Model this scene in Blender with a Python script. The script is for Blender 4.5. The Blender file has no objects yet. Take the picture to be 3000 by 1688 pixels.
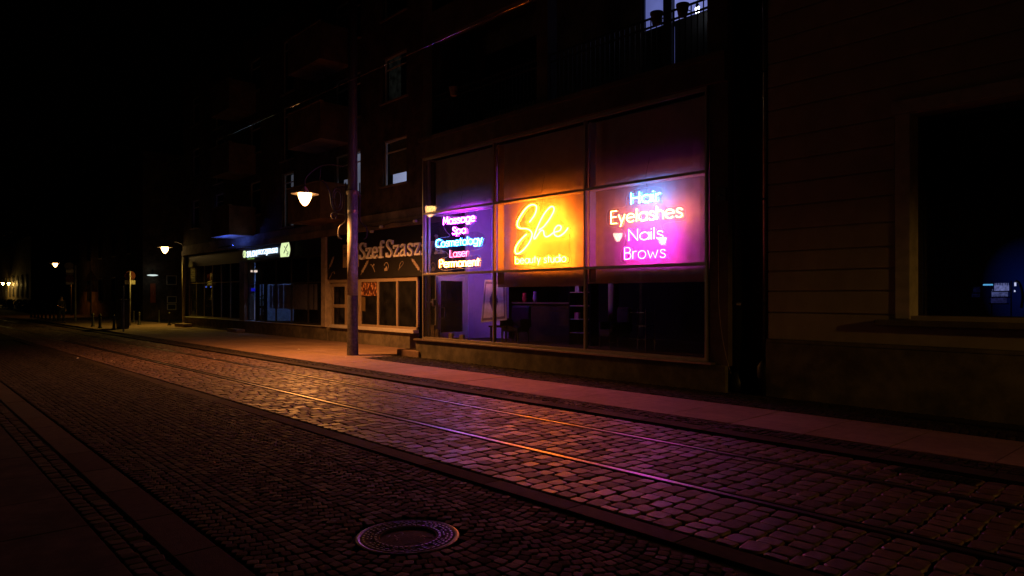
import bpy, math, random
import numpy as np
from mathutils import Vector
random.seed(7); rng = np.random.default_rng(7)
sc = bpy.context.scene
C = sc.collection
R = math.radians

# ------------------------------------------------------------------ camera
F, EYE, HX, HY = 2040.0, 1.75, 1500.0, 866.0
AZ = math.atan(1835/F)
VX, VY, RX, RY = -math.cos(AZ), math.sin(AZ), math.sin(AZ), math.cos(AZ)
cam_d = bpy.data.cameras.new('camera'); cam = bpy.data.objects.new('camera', cam_d); C.objects.link(cam)
cam.location = (0, 0, EYE); cam.rotation_euler = (R(90), 0, math.atan2(VY, VX)-R(90))
cam_d.sensor_width = 36; cam_d.lens = F/3000*36; cam_d.shift_y = 22/3000; cam_d.clip_end = 900; cam_d.clip_start = .05
sc.camera = cam
# ------------------------------------------------------------------ night sky, exposure
w = bpy.data.worlds.new('World'); sc.world = w; w.use_nodes = True
bg = w.node_tree.nodes['Background']; bg.inputs[0].default_value = (1, .62, .35, 1); bg.inputs[1].default_value = .0001
sc.view_settings.view_transform = 'Standard'; sc.view_settings.look = 'None'; sc.view_settings.exposure = 0; sc.view_settings.gamma = 1
cy = sc.cycles
cy.max_bounces = 9; cy.diffuse_bounces = 4; cy.glossy_bounces = 5; cy.transmission_bounces = 6; cy.transparent_max_bounces = 32
cy.caustics_reflective = False; cy.caustics_refractive = False; cy.sample_clamp_indirect = 4; cy.sample_clamp_direct = 0
cy.use_denoising = True; cy.blur_glossy = .5

def G(px, py, z=0.0):            # a point of the ground measured in the photograph
    x = (px-HX)/F; t = (EYE-z)/((py-HY)/F)
    return ((VX+x*RX)*t, (VY+x*RY)*t)
def P(px, py, Y):                # a point of an upright plane at distance Y
    x = (px-HX)/F; t = Y/(VY+x*RY)
    return ((VX+x*RX)*t, EYE-(py-HY)/F*t)
def PX(px, Y): return P(px, HY, Y)[0]
def Q(px, py, X):                # a point of an upright plane across the street (constant X)
    x = (px-HX)/F; t = X/(VX+x*RX)
    return ((VY+x*RY)*t, EYE-(py-HY)/F*t)

# ------------------------------------------------------------------ materials
MATS = {}
def mat(name, col, rough=.6, metal=0., var=.25, scale=6., bump=0., bscale=40., spec=.5, stain=0., island=0., coat=0.):
    if name in MATS: return MATS[name]
    m = bpy.data.materials.new(name); m.use_nodes = True; nt = m.node_tree; N = nt.nodes; L = nt.links
    b = N['Principled BSDF']; b.inputs['Roughness'].default_value = rough; b.inputs['Metallic'].default_value = metal
    b.inputs['Specular IOR Level'].default_value = spec; b.inputs['Coat Weight'].default_value = coat
    tc = N.new('ShaderNodeTexCoord')
    n = N.new('ShaderNodeTexNoise'); n.inputs['Scale'].default_value = scale; n.inputs['Detail'].default_value = 6
    L.new(tc.outputs['Object'], n.inputs['Vector'])
    r = N.new('ShaderNodeMapRange'); r.inputs[1].default_value = .3; r.inputs[2].default_value = .7
    r.inputs[3].default_value = 1-var; r.inputs[4].default_value = 1+var*.6
    L.new(n.outputs['Fac'], r.inputs[0])
    mx = N.new('ShaderNodeVectorMath'); mx.operation = 'SCALE'; mx.inputs[0].default_value = col[:3]
    L.new(r.outputs[0], mx.inputs['Scale']); out = mx.outputs[0]
    if stain:
        n2 = N.new('ShaderNodeTexNoise'); n2.inputs['Scale'].default_value = .9; n2.inputs['Detail'].default_value = 8; n2.inputs['Roughness'].default_value = .7
        L.new(tc.outputs['Object'], n2.inputs['Vector'])
        r2 = N.new('ShaderNodeMapRange'); r2.inputs[1].default_value = .42; r2.inputs[2].default_value = .6; r2.inputs[3].default_value = 1-stain; r2.inputs[4].default_value = 1
        L.new(n2.outputs['Fac'], r2.inputs[0])
        m2 = N.new('ShaderNodeVectorMath'); m2.operation = 'SCALE'; L.new(out, m2.inputs[0]); L.new(r2.outputs[0], m2.inputs['Scale']); out = m2.outputs[0]
    if island:
        g = N.new('ShaderNodeNewGeometry')
        r3 = N.new('ShaderNodeMapRange'); r3.inputs[3].default_value = 1-island; r3.inputs[4].default_value = 1+island
        L.new(g.outputs['Random Per Island'], r3.inputs[0])
        m3 = N.new('ShaderNodeVectorMath'); m3.operation = 'SCALE'; L.new(out, m3.inputs[0]); L.new(r3.outputs[0], m3.inputs['Scale']); out = m3.outputs[0]
        wn = N.new('ShaderNodeTexWhiteNoise'); wn.noise_dimensions = '1D'; L.new(g.outputs['Random Per Island'], wn.inputs['W'])
        r4 = N.new('ShaderNodeMapRange'); r4.inputs[1].default_value = 0; r4.inputs[2].default_value = 1
        r4.inputs[3].default_value = rough-.1; r4.inputs[4].default_value = min(1, rough+.22); L.new(wn.outputs['Value'], r4.inputs[0])
        L.new(r4.outputs[0], b.inputs['Roughness'])
    L.new(out, b.inputs['Base Color'])
    if bump:
        n3 = N.new('ShaderNodeTexNoise'); n3.inputs['Scale'].default_value = bscale; n3.inputs['Detail'].default_value = 5
        L.new(tc.outputs['Object'], n3.inputs['Vector'])
        bp = N.new('ShaderNodeBump'); bp.inputs['Strength'].default_value = bump; bp.inputs['Distance'].default_value = .01
        L.new(n3.outputs['Fac'], bp.inputs['Height']); L.new(bp.outputs[0], b.inputs['Normal'])
    MATS[name] = m; return m
def emit(name, col, s, grad=0., gscale=3.):
    if name in MATS: return MATS[name]
    m = bpy.data.materials.new(name); m.use_nodes = True; nt = m.node_tree; nt.nodes.clear()
    o = nt.nodes.new('ShaderNodeOutputMaterial'); e = nt.nodes.new('ShaderNodeEmission')
    e.inputs[0].default_value = (*col, 1); e.inputs[1].default_value = s; nt.links.new(e.outputs[0], o.inputs[0])
    if grad:
        tc = nt.nodes.new('ShaderNodeTexCoord'); n = nt.nodes.new('ShaderNodeTexNoise'); n.inputs['Scale'].default_value = gscale
        nt.links.new(tc.outputs['Object'], n.inputs['Vector'])
        r = nt.nodes.new('ShaderNodeMapRange'); r.inputs[1].default_value = .3; r.inputs[2].default_value = .7
        r.inputs[3].default_value = s*(1-grad); r.inputs[4].default_value = s*(1+grad)
        nt.links.new(n.outputs['Fac'], r.inputs[0]); nt.links.new(r.outputs[0], e.inputs[1])
    MATS[name] = m; return m
def glass(name, tint=(.92, .92, .92), dust=.02, wavy=0., refl=1.0):
    if name in MATS: return MATS[name]
    m = bpy.data.materials.new(name); m.use_nodes = True; nt = m.node_tree; N = nt.nodes; L = nt.links; N.clear()
    o = N.new('ShaderNodeOutputMaterial'); t = N.new('ShaderNodeBsdfTransparent'); t.inputs[0].default_value = (*tint, 1)
    g = N.new('ShaderNodeBsdfGlossy'); g.inputs['Roughness'].default_value = .0
    lw = N.new('ShaderNodeFresnel'); ge = N.new('ShaderNodeNewGeometry'); ir = N.new('ShaderNodeMapRange')
    ir.inputs[3].default_value = 1.5; ir.inputs[4].default_value = 1/1.5; L.new(ge.outputs['Backfacing'], ir.inputs[0]); L.new(ir.outputs[0], lw.inputs['IOR'])
    mu = N.new('ShaderNodeMath'); mu.operation = 'MULTIPLY'; mu.inputs[1].default_value = refl; L.new(lw.outputs[0], mu.inputs[0])
    d = N.new('ShaderNodeBsdfDiffuse'); d.inputs[0].default_value = (.6, .6, .6, 1)
    mx = N.new('ShaderNodeMixShader'); L.new(mu.outputs[0], mx.inputs[0]); L.new(t.outputs[0], mx.inputs[1]); L.new(g.outputs[0], mx.inputs[2])
    m2 = N.new('ShaderNodeMixShader'); tc = N.new('ShaderNodeTexCoord')
    n = N.new('ShaderNodeTexNoise'); n.inputs['Scale'].default_value = 2.5; n.inputs['Detail'].default_value = 8; L.new(tc.outputs['Object'], n.inputs['Vector'])
    r = N.new('ShaderNodeMapRange'); r.inputs[1].default_value = .35; r.inputs[2].default_value = .75; r.inputs[3].default_value = dust*.5; r.inputs[4].default_value = dust*1.6
    L.new(n.outputs['Fac'], r.inputs[0]); L.new(r.outputs[0], m2.inputs[0]); L.new(mx.outputs[0], m2.inputs[1]); L.new(d.outputs[0], m2.inputs[2])
    if wavy:
        n3 = N.new('ShaderNodeTexNoise'); n3.inputs['Scale'].default_value = 1.2; L.new(tc.outputs['Object'], n3.inputs['Vector'])
        bp = N.new('ShaderNodeBump'); bp.inputs['Strength'].default_value = wavy; bp.inputs['Distance'].default_value = .02
        L.new(n3.outputs['Fac'], bp.inputs['Height']); L.new(bp.outputs[0], g.inputs['Normal'])
    L.new(m2.outputs[0], o.inputs[0]); MATS[name] = m; return m

M_SETT = mat('granite_sett', (.115, .068, .058), .52, var=.4, scale=14, bump=.35, bscale=130, island=.42, spec=.45)
M_SMALL = mat('small_sett', (.034, .026, .022), .78, var=.3, scale=16, bump=.4, bscale=140, island=.4, spec=.18)
M_JOINT = mat('joint_dirt', (.03, .026, .02), .95, var=.4, scale=8, bump=.6, bscale=60, spec=.2)
M_BAND = mat('kerb_granite', (.046, .034, .028), .9, spec=.15, var=.25, scale=12, bump=.4, bscale=120, island=.12)
M_SLAB = mat('concrete_slab', (.29, .19, .145), .85, var=.15, scale=9, bump=.25, bscale=120, stain=.2, island=.1, spec=.25)
M_RAIL = mat('rail_steel', (.24, .22, .22), .38, 1., var=.2, scale=30)
M_RUST = mat('rail_rust', (.05, .035, .025), .7, .3, var=.3)
M_PLAST = mat('grey_plaster', (.15, .12, .10), .9, spec=.15, var=.2, scale=3, bump=.3, bscale=50, stain=.35)
M_PLAST2 = mat('tan_plaster', (.25, .185, .13), .85, var=.25, scale=2.5, bump=.35, bscale=45, stain=.5)
M_PLAST3 = mat('cream_plaster', (.42, .35, .24), .85, var=.12, scale=3, bump=.2, bscale=60, stain=.15)
M_PLINTH = mat('plinth_render', (.20, .17, .12), .88, var=.35, scale=4, bump=.5, bscale=40, stain=.45)
M_ALU = mat('anodised_frame', (.38, .33, .27), .38, .55, var=.1)
M_DARKF = mat('dark_frame', (.03, .028, .027), .5, var=.2)
M_WHITEF = mat('white_frame', (.55, .52, .48), .5, var=.1)
M_BLIND = mat('blind_fabric', (.55, .48, .48), .9, var=.12, scale=5, bump=.1, bscale=8)
M_SILL = mat('metal_sill', (.5, .42, .34), .3, .8, var=.2)
M_BLACK = mat('black_board', (.012, .011, .011), .5, var=.2)
M_CREAM = mat('cream_letter', (.85, .82, .8), .6, var=.1)
M_POLE = mat('pole_paint', (.34, .34, .36), .5, var=.3, scale=9, bump=.4, bscale=30, stain=.45)
M_IRON = mat('painted_iron', (.022, .02, .02), .55, .0, var=.2, bump=.1)
M_SHADE = mat('lamp_shade', (.75, .62, .5), .35, .6, var=.05)
M_CAST = mat('cast_iron', (.07, .065, .07), .36, .85, var=.4, scale=20, bump=.2, bscale=80)
M_WALLIN = mat('interior_paint', (.52, .42, .66), .8, var=.08)
M_DARKIN = mat('dark_interior', (.008, .007, .008), .9, var=.3, spec=.04)
M_WOOD = mat('dark_wood', (.022, .013, .01), .7, var=.4, scale=8, spec=.1)
M_PAPER = mat('paper', (.6, .55, .5), .8, var=.1)
M_ACRYL = mat('acrylic_edge', (.75, .75, .78), .3, var=.05)
G_MAIN = glass('window_glass', (.93, .93, .93), .012)
G_DARK = glass('dark_glass', (.55, .55, .6), .015, wavy=.5)
G_SIDE = glass('old_glass', (.7, .7, .72), .02, wavy=.35)
G_ACR = glass('acrylic_sheet', (.97, .97, .97), .006, refl=1.0)

# ------------------------------------------------------------------ builders
def top_of(o):
    while o.parent: o = o.parent
    return o
class MB:
    def __init__(s): s.v = []; s.f = []
    def quad(s, a, b, c, d):
        n = len(s.v); s.v += [a, b, c, d]; s.f.append((n, n+1, n+2, n+3)); return s
    def box(s, x0, x1, y0, y1, z0, z1):
        if x0 > x1: x0, x1 = x1, x0
        if y0 > y1: y0, y1 = y1, y0
        if z0 > z1: z0, z1 = z1, z0
        n = len(s.v)
        s.v += [(x0, y0, z0), (x1, y0, z0), (x1, y1, z0), (x0, y1, z0), (x0, y0, z1), (x1, y0, z1), (x1, y1, z1), (x0, y1, z1)]
        s.f += [tuple(n+i for i in q) for q in ((0, 3, 2, 1), (4, 5, 6, 7), (0, 1, 5, 4), (1, 2, 6, 5), (2, 3, 7, 6), (3, 0, 4, 7))]
        return s
    def tube(s, path, r, n=8, r2=None, caps=True):
        path = [Vector(p) for p in path]; m = len(path); rings = []
        up = None
        for i, p in enumerate(path):
            d = (path[min(i+1, m-1)]-path[max(i-1, 0)]).normalized()
            if up is None:
                up = d.orthogonal().normalized()
            else:
                up = (up-d*up.dot(d)); up = up.normalized() if up.length > 1e-6 else d.orthogonal().normalized()
            sd = d.cross(up); rr = r if r2 is None else r+(r2-r)*i/(m-1)
            base = len(s.v)
            for k in range(n):
                a = 2*math.pi*k/n; s.v.append(tuple(p+up*math.cos(a)*rr+sd*math.sin(a)*rr))
            rings.append(base)
        for i in range(m-1):
            a, b = rings[i], rings[i+1]
            for k in range(n): s.f.append((a+k, a+(k+1) % n, b+(k+1) % n, b+k))
        if caps:
            s.f.append(tuple(rings[0]+k for k in range(n))[::-1]); s.f.append(tuple(rings[-1]+k for k in range(n)))
        return s
    def lathe(s, c, prof, n=24, caps=True):
        base = len(s.v)
        for (r, z) in prof:
            for k in range(n):
                a = 2*math.pi*k/n; s.v.append((c[0]+r*math.cos(a), c[1]+r*math.sin(a), c[2]+z))
        for i in range(len(prof)-1):
            for k in range(n):
                a = base+i*n; b = a+n
                s.f.append((a+k, a+(k+1) % n, b+(k+1) % n, b+k))
        if caps: s.f.append(tuple(base+k for k in range(n))[::-1]); s.f.append(tuple(base+(len(prof)-1)*n+k for k in range(n)))
        return s
    def prism(s, pts, y0, y1):       # outline in (x,z), thickness along y
        n = len(pts); b = len(s.v)
        s.v += [(p[0], y0, p[1]) for p in pts]+[(p[0], y1, p[1]) for p in pts]
        s.f.append(tuple(b+i for i in range(n))); s.f.append(tuple(b+n+i for i in range(n))[::-1])
        for i in range(n): j = (i+1) % n; s.f.append((b+j, b+i, b+n+i, b+n+j))
        return s
    def ribbon(s, pts, wd, y0, y1):  # flat thick stroke in (x,z)
        m = len(pts); L = []; Rr = []
        for i in range(m):
            a = pts[max(i-1, 0)]; b = pts[min(i+1, m-1)]; dx, dz = b[0]-a[0], b[1]-a[1]; l = math.hypot(dx, dz) or 1
            nx, nz = -dz/l*wd/2, dx/l*wd/2
            L.append((pts[i][0]+nx, pts[i][1]+nz)); Rr.append((pts[i][0]-nx, pts[i][1]-nz))
        b = len(s.v)
        for q in (L, Rr):
            for y in (y0, y1): s.v += [(p[0], y, p[1]) for p in q]
        for i in range(m-1):
            l0, l1, r0, r1 = b+i, b+m+i, b+2*m+i, b+3*m+i
            s.f += [(l0, l0+1, r0+1, r0), (l1, r1, r1+1, l1+1), (l0, l1, l1+1, l0+1), (r0, r0+1, r1+1, r1)]
        for i in (0, m-1): s.f.append((b+i, b+2*m+i, b+3*m+i, b+m+i))
        return s
    def build(s, name, m, parent=None, smooth=False, bevel=0., local=False):
        me = bpy.data.meshes.new(name); off = Vector((0, 0, 0))
        if parent is not None and not local: off = top_of(parent).location
        me.from_pydata([(v[0]-off[0], v[1]-off[1], v[2]-off[2]) for v in s.v], [], s.f); me.materials.append(m)
        if smooth: me.polygons.foreach_set('use_smooth', [True]*len(me.polygons))
        me.update()
        o = bpy.data.objects.new(name, me); C.objects.link(o)
        if parent is not None: o.parent = parent
        if bevel:
            b = o.modifiers.new('bevel', 'BEVEL'); b.width = bevel; b.segments = 2; b.limit_method = 'ANGLE'
        return o
def tag(o, label=None, cat=None, group=None, kind=None):
    if label: o['label'] = label
    if cat: o['category'] = cat
    if group: o['group'] = group
    if kind: o['kind'] = kind
    return o
def thing(name, label, cat, loc=(0, 0, 0), rz=0, group=None):
    o = bpy.data.objects.new(name, None); C.objects.link(o); o.location = loc; o.rotation_euler = (0, 0, rz); o.empty_display_size = .2
    return tag(o, label, cat, group)
def copy_tree(o, parent=None):
    c = o.copy(); C.objects.link(c); c.parent = parent
    for ch in list(o.children): copy_tree(ch, c)
    return c
def struct(o): return tag(o, kind='structure')
def smoothed(pts, k=6, closed=False):
    out = []; n = len(pts)
    for i in range(n if closed else n-1):
        g = lambda j: pts[j % n] if closed else pts[max(0, min(n-1, j))]
        p0, p1, p2, p3 = g(i-1), g(i), g(i+1), g(i+2)
        for s in range(k):
            t = s/k
            out.append(tuple(.5*((2*b)+(-a+c)*t+(2*a-5*b+4*c-d)*t*t+(-a+3*b-3*c+d)*t**3) for a, b, c, d in zip(p0, p1, p2, p3)))
    out.append(tuple(pts[0] if closed else pts[-1])); return out
def text_mesh(s, name, m, x0, x1, z0, z1, yf, depth, parent=None, bold=.0):
    cu = bpy.data.curves.new(name, 'FONT'); cu.body = s; cu.extrude = .5; cu.offset = bold; cu.resolution_u = 2
    o = bpy.data.objects.new(name, cu); C.objects.link(o)
    dg = bpy.context.evaluated_depsgraph_get(); me = bpy.data.meshes.new_from_object(o.evaluated_get(dg))
    bpy.data.objects.remove(o); bpy.data.curves.remove(cu)
    n = len(me.vertices); co = np.empty(n*3); me.vertices.foreach_get('co', co); co = co.reshape(-1, 3)
    mn, mx = co.min(0), co.max(0)
    off = np.array(top_of(parent).location) if parent is not None else np.zeros(3)
    new = np.empty_like(co)
    new[:, 0] = x0+(co[:, 0]-mn[0])/(mx[0]-mn[0])*(x1-x0)
    new[:, 2] = z0+(co[:, 1]-mn[1])/(mx[1]-mn[1])*(z1-z0)
    new[:, 1] = yf+(mx[2]-co[:, 2])/(mx[2]-mn[2])*depth
    me.vertices.foreach_set('co', (new-off).ravel()); me.materials.clear(); me.materials.append(m); me.name = name; me.update()
    o = bpy.data.objects.new(name, me); C.objects.link(o)
    if parent is not None: o.parent = parent
    return o

# ------------------------------------------------------------------ ground
def setts(name, cx, cyy, lx, ly, rot, m, zt=0., hz=.004, tilt=.03, depth=.03, dome=.004):
    cx, cyy, lx, ly, rot = map(np.asarray, (cx, cyy, lx, ly, rot)); n = len(cx); K = 8; rng_s = .022
    # rounded quad outline with its own irregularity
    base = np.array([(-1, -.72), (-.72, -1), (.72, -1), (1, -.72), (1, .72), (.72, 1), (-.72, 1), (-1, .72)], float)*.5
    o = base[None]+rng.normal(0, .026, (n, K, 2))
    o[:, :, 0] *= lx[:, None]; o[:, :, 1] *= ly[:, None]
    c, s = np.cos(rot)[:, None], np.sin(rot)[:, None]
    X = o[:, :, 0]*c-o[:, :, 1]*s; Y = o[:, :, 0]*s+o[:, :, 1]*c
    h = zt+rng.normal(0, hz, n); tx = rng.normal(0, tilt, n); ty = rng.normal(0, tilt, n)
    V = np.empty((n, 4*K+1, 3))
    for r, (sc_, dz) in enumerate(((1.04, -depth), (1.0, -.006), (.93, 0.), (.82, .0004))):
        xx, yy = X*sc_, Y*sc_
        V[:, r*K:(r+1)*K, 0] = cx[:, None]+xx; V[:, r*K:(r+1)*K, 1] = cyy[:, None]+yy
        V[:, r*K:(r+1)*K, 2] = h[:, None]+dz+(tx[:, None]*xx+ty[:, None]*yy if r else 0)
    V[:, 4*K, 0] = cx; V[:, 4*K, 1] = cyy; V[:, 4*K, 2] = h+dome*rng.uniform(-.3, 1.2, n)
    q = np.array([(r*K+k, r*K+(k+1) % K, (r+1)*K+(k+1) % K, (r+1)*K+k) for r in range(3) for k in range(K)])
    t = np.array([(3*K+k, 3*K+(k+1) % K, 4*K) for k in range(K)])
    st = 4*K+1; offs = (np.arange(n)*st)[:, None, None]
    quads = (q[None]+offs).reshape(-1, 4); tris = (t[None]+offs).reshape(-1, 3)
    me = bpy.data.meshes.new(name); me.vertices.add(n*st); me.vertices.foreach_set('co', V.ravel())
    nl = quads.size+tris.size; me.loops.add(nl); me.loops.foreach_set('vertex_index', np.concatenate([quads.ravel(), tris.ravel()]))
    nf = len(quads)+len(tris); me.polygons.add(nf)
    tot = np.concatenate([np.full(len(quads), 4), np.full(len(tris), 3)]); start = np.concatenate([[0], np.cumsum(tot)[:-1]])
    me.polygons.foreach_set('loop_start', start); me.polygons.foreach_set('loop_total', tot)
    me.polygons.foreach_set('use_smooth', np.ones(nf, bool)); me.update(calc_edges=True); me.validate()
    me.materials.append(m); ob = bpy.data.objects.new(name, me); C.objects.link(ob); return struct(ob)

SL = .012                       # the far kerb and rails drift by this much per metre along the street
def yl(y0, x): return y0+SL*(x+10)
struct(MB().box(-320, 60, -40, 70, -.6, -.028).build('ground', M_JOINT))
# large setts of the tram track
cx, cY, lx, ly, rt = [], [], [], [], []
x = -60.
R1, R2 = 5.42, 6.855
bands = [(4.30, 5.345), (5.50, 6.775), (6.93, 7.665)]
row = 0
while x < 6:
    pitch = .172+random.uniform(-.012, .012); x += pitch; row += 1
    for (a, b) in bands:
        y = a+random.uniform(0, .012); first = True
        while y < b-.05:
            wd = random.uniform(.15, .225)
            if first and row % 2: wd *= .6
            first = False
            if b-(y+wd) < .09: wd = b-y
            cx.append(x+random.uniform(-.008, .008)+.02*math.sin(y*5+x)); cY.append(yl(y+wd/2, x)); lx.append(pitch-.016); ly.append(wd-.017); rt.append(random.gauss(0, .03)+SL); y += wd
setts('tram_track', cx, cY, lx, ly, rt, M_SETT, tilt=.011, hz=.002, dome=.0025)
# small setts in fans on the carriageway
cx, cY, lx, ly, rt = [], [], [], [], []
NC = 3; wcol = (4.03-1.76)/NC
for k in range(NC):
    yc = 1.76+wcol*(k+.5); Rr = wcol*.78; amax = math.asin(min(1, wcol/2/Rr))
    x = -30.
    while x < 5:
        x += .098
        ns = 10
        for i in range(ns):
            a = -amax+2*amax*(i+.5)/ns
            cx.append(x-Rr*(1-math.cos(a))+random.gauss(0, .004)); cY.append(yc+Rr*math.sin(a)+random.gauss(0, .003)); rt.append(-(-a)+random.gauss(0, .05))
            lx.append((.098*math.cos(a)-.008)*random.uniform(.92, 1.03)); ly.append((2*amax*Rr/ns-.008)*random.uniform(.9, 1.05))
mx_, my_ = G(1195, 1571)
kp_ = [i for i in range(len(cx)) if math.hypot(cx[i]-mx_, cY[i]-my_) > .372+.038]
cx, cY, lx, ly, rt = [[L_[i] for i in kp_] for L_ in (cx, cY, lx, ly, rt)]
setts('road', cx, cY, lx, ly, rt, M_SMALL, tilt=.028, hz=.002, dome=.003)
# small sett strips: gutter by the near slabs, channel by the far kerb, strip along the shopfront
cx, cY, lx, ly, rt = [], [], [], [], []
for (a, b, x0, x1, far, z) in ((1.16, 1.40, -22, 5, 0, 0),):
    x = x0
    while x < x1:
        x += .115
        for j in range(2): cx.append(x+random.gauss(0, .004)+(.05 if j else 0)); cY.append(a+(b-a)*(j+.5)/2); lx.append(.1); ly.append((b-a)/2-.014); rt.append(random.gauss(0, .05))
setts('gutter', cx, cY, lx, ly, rt, M_SMALL, tilt=.05)
PV = .03
cx, cY, lx, ly, rt = [], [], [], [], []
x = -34
while x < 5:
    x += .098
    for j in range(4):
        cx.append(x+random.gauss(0, .006)); cY.append(yl(7.98+.094*(j+.5), x)); lx.append(.084); ly.append(.08); rt.append(random.gauss(0, .08))
    if x > -17.2:
        y = 9.86
        while yl(y, x) < 11.15:
            y += .097; cx.append(x+random.gauss(0, .008)+.03*math.sin(y*9)); cY.append(min(yl(y, x), 11.2)); lx.append(.082); ly.append(.082); rt.append(random.gauss(0, .12))
setts('pavement_setts', cx, cY, lx, ly, rt, M_SMALL, zt=PV, tilt=.05, hz=.003)
struct(MB().quad((-34, yl(7.66, -34), PV-.02), (6, yl(7.66, 6), PV-.02), (6, 11.6, PV-.02), (-34, 11.6, PV-.02)).build('pavement_bed', M_JOINT))
# granite bands and kerbs, one block after another
m = MB()
x = -70.
while x < 6:
    l = random.uniform(.95, 1.05)
    for (a, b, zt, far) in ((4.06, 4.27, .0, 1), (7.68, 7.95, PV+.004, 1)):
        x0, x1 = x, x+l-.008; z0 = zt+random.gauss(0, .001)
        n = len(m.v); m.v += [(x0, yl(a, x0), -.1), (x1, yl(a, x1), -.1), (x1, yl(b, x1), -.1), (x0, yl(b, x0), -.1), (x0, yl(a, x0), z0), (x1, yl(a, x1), z0), (x1, yl(b, x1), z0), (x0, yl(b, x0), z0)]
        m.f += [tuple(n+i for i in q) for q in ((0, 3, 2, 1), (4, 5, 6, 7), (0, 1, 5, 4), (1, 2, 6, 5), (2, 3, 7, 6), (3, 0, 4, 7))]
    m.box(x, x+l-.008, 1.43, 1.72, -.1, random.gauss(0.006, .001))
    x += l
struct(m.build('kerb', M_BAND, bevel=.006))
# slabs
m = MB(); x = -60.
while x < 6:
    l = 1.0
    x0, x1 = x, x+l-.01; a0, a1, b0, b1 = yl(8.37, x0), yl(8.37, x1), yl(9.83, x0), yl(9.83, x1); z0 = PV+.004+random.gauss(0, .0015)
    n = len(m.v); m.v += [(x0, a0, -.1), (x1, a1, -.1), (x1, b1, -.1), (x0, b0, -.1), (x0, a0, z0), (x1, a1, z0), (x1, b1, z0), (x0, b0, z0)]
    m.f += [tuple(n+i for i in q) for q in ((0, 3, 2, 1), (4, 5, 6, 7), (0, 1, 5, 4), (1, 2, 6, 5), (2, 3, 7, 6), (3, 0, 4, 7))]
    if x < -17.6:
        for (ya, yb) in ((9.84, 10.83), (10.84, 11.83), (11.84, 12.58)):
            m.box(x, x+l-.01, yl(ya, x)+.02, yl(yb, x)+.01 if yb < 12 else 12.9, -.1, PV+.003+random.gauss(0, .0015))
    x += l
struct(m.build('pavement', M_SLAB, bevel=.004))
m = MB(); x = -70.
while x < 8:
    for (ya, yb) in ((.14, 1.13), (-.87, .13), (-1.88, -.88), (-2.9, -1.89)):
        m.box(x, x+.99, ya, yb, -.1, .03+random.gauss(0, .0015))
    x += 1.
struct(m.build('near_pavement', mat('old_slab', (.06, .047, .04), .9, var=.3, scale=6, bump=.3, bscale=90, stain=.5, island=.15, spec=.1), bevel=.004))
m = MB(); m.box(-320, -60, 4, 12.9, -.1, .0).box(-60, -34, 1.73, 4.04, -.1, -.002); struct(m.build('far_street', M_SMALL))
m = MB(); m.box(-320, -60.02, 12.92, 40, -.1, .01).box(-60, -42, 12.92, 40, -.1, .012); struct(m.build('side_street', M_JOINT))
# rails
m1, m2 = MB(), MB()
for (yr, s) in ((R1, 1), (R2, -1)):
    pts = [-200, -60, -30, -20, -12, -6, 0, 8]
    for a, b in zip(pts[:-1], pts[1:]):
        for (mm, o0, o1, zt) in ((m1, -.032, .030, .003), (m2, .070, .082, .0), (m2, .030, .070, -.024), (m2, -.040, -.032, -.004)):
            ya0, ya1, yb0, yb1 = yl(yr+s*o0, a), yl(yr+s*o1, a), yl(yr+s*o0, b), yl(yr+s*o1, b)
            n = len(mm.v); mm.v += [(a, ya0, -.1), (b, yb0, -.1), (b, yb1, -.1), (a, ya1, -.1), (a, ya0, zt), (b, yb0, zt), (b, yb1, zt), (a, ya1, zt)]
            mm.f += [tuple(n+i for i in q) for q in ((0, 3, 2, 1), (4, 5, 6, 7), (0, 1, 5, 4), (1, 2, 6, 5), (2, 3, 7, 6), (3, 0, 4, 7))]
struct(m1.build('rail', M_RAIL)); struct(m2.build('rail_groove', M_RUST))

# ------------------------------------------------------------------ manhole cover
mx_, my_ = G(1195, 1571)
mc = thing('manhole_cover', 'round cast iron manhole cover set in the small cobbles at the front', 'manhole cover', (mx_, my_, 0))
MR = .372
fr = MB().lathe((0, 0, 0), [(MR-.03, -.06), (MR, -.06), (MR, .003), (MR-.014, .008), (MR-.03, .004), (MR-.03, -.05)], 72, caps=False).build('frame', M_CAST, mc, local=True)
lid = MB().lathe((0, 0, 0), [(MR-.034, -.05), (MR-.034, .003), (MR-.045, .005), (.252, -.004), (.25, .001), (.205, .001), (.2, -.014), (.0005, -.006)], 72)
pads = MB()
for (rad, cnt, skip, wr) in ((.318, 44, 0, .013), (.288, 40, 7, .011), (.262, 34, 4, .009), (.232, 40, 0, .016)):
    for k in range(cnt):
        if skip and k % skip == 0: continue
        a0 = 2*math.pi*(k-.3)/cnt; a1 = 2*math.pi*(k+.3)/cnt; n = len(pads.v)
        for z in (-.006, .007):
            for (rr, aa) in ((rad-wr/2, a0), (rad+wr/2, a0), (rad+wr/2, a1), (rad-wr/2, a1)): pads.v.append((rr*math.cos(aa), rr*math.sin(aa), z))
        pads.f += [tuple(n+i for i in q) for q in ((4, 5, 6, 7), (0, 1, 5, 4), (1, 2, 6, 5), (2, 3, 7, 6), (3, 0, 4, 7))]
lid.build('lid', mat('lid_iron', (.022, .016, .016), .8, .0, spec=.12, var=.4, scale=25, bump=.4, bscale=60), mc, local=True); pads.build('raised_pads', M_CAST, mc, local=True)
cr = MB()
for k in range(34):                       # worn raised crest in the middle
    a = random.uniform(0, 6.28); r0 = random.uniform(.02, .13); x0, y0 = r0*math.cos(a), r0*math.sin(a)
    pts = [(x0, y0, -.004)]; d = random.uniform(0, 6.28)
    for i in range(4): d += random.uniform(-.6, .6); pts.append((pts[-1][0]+.014*math.cos(d), pts[-1][1]+.014*math.sin(d), -.002))
    cr.tube([(a_, b_, c_-.009) for a_, b_, c_ in pts], .003, 5)
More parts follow.
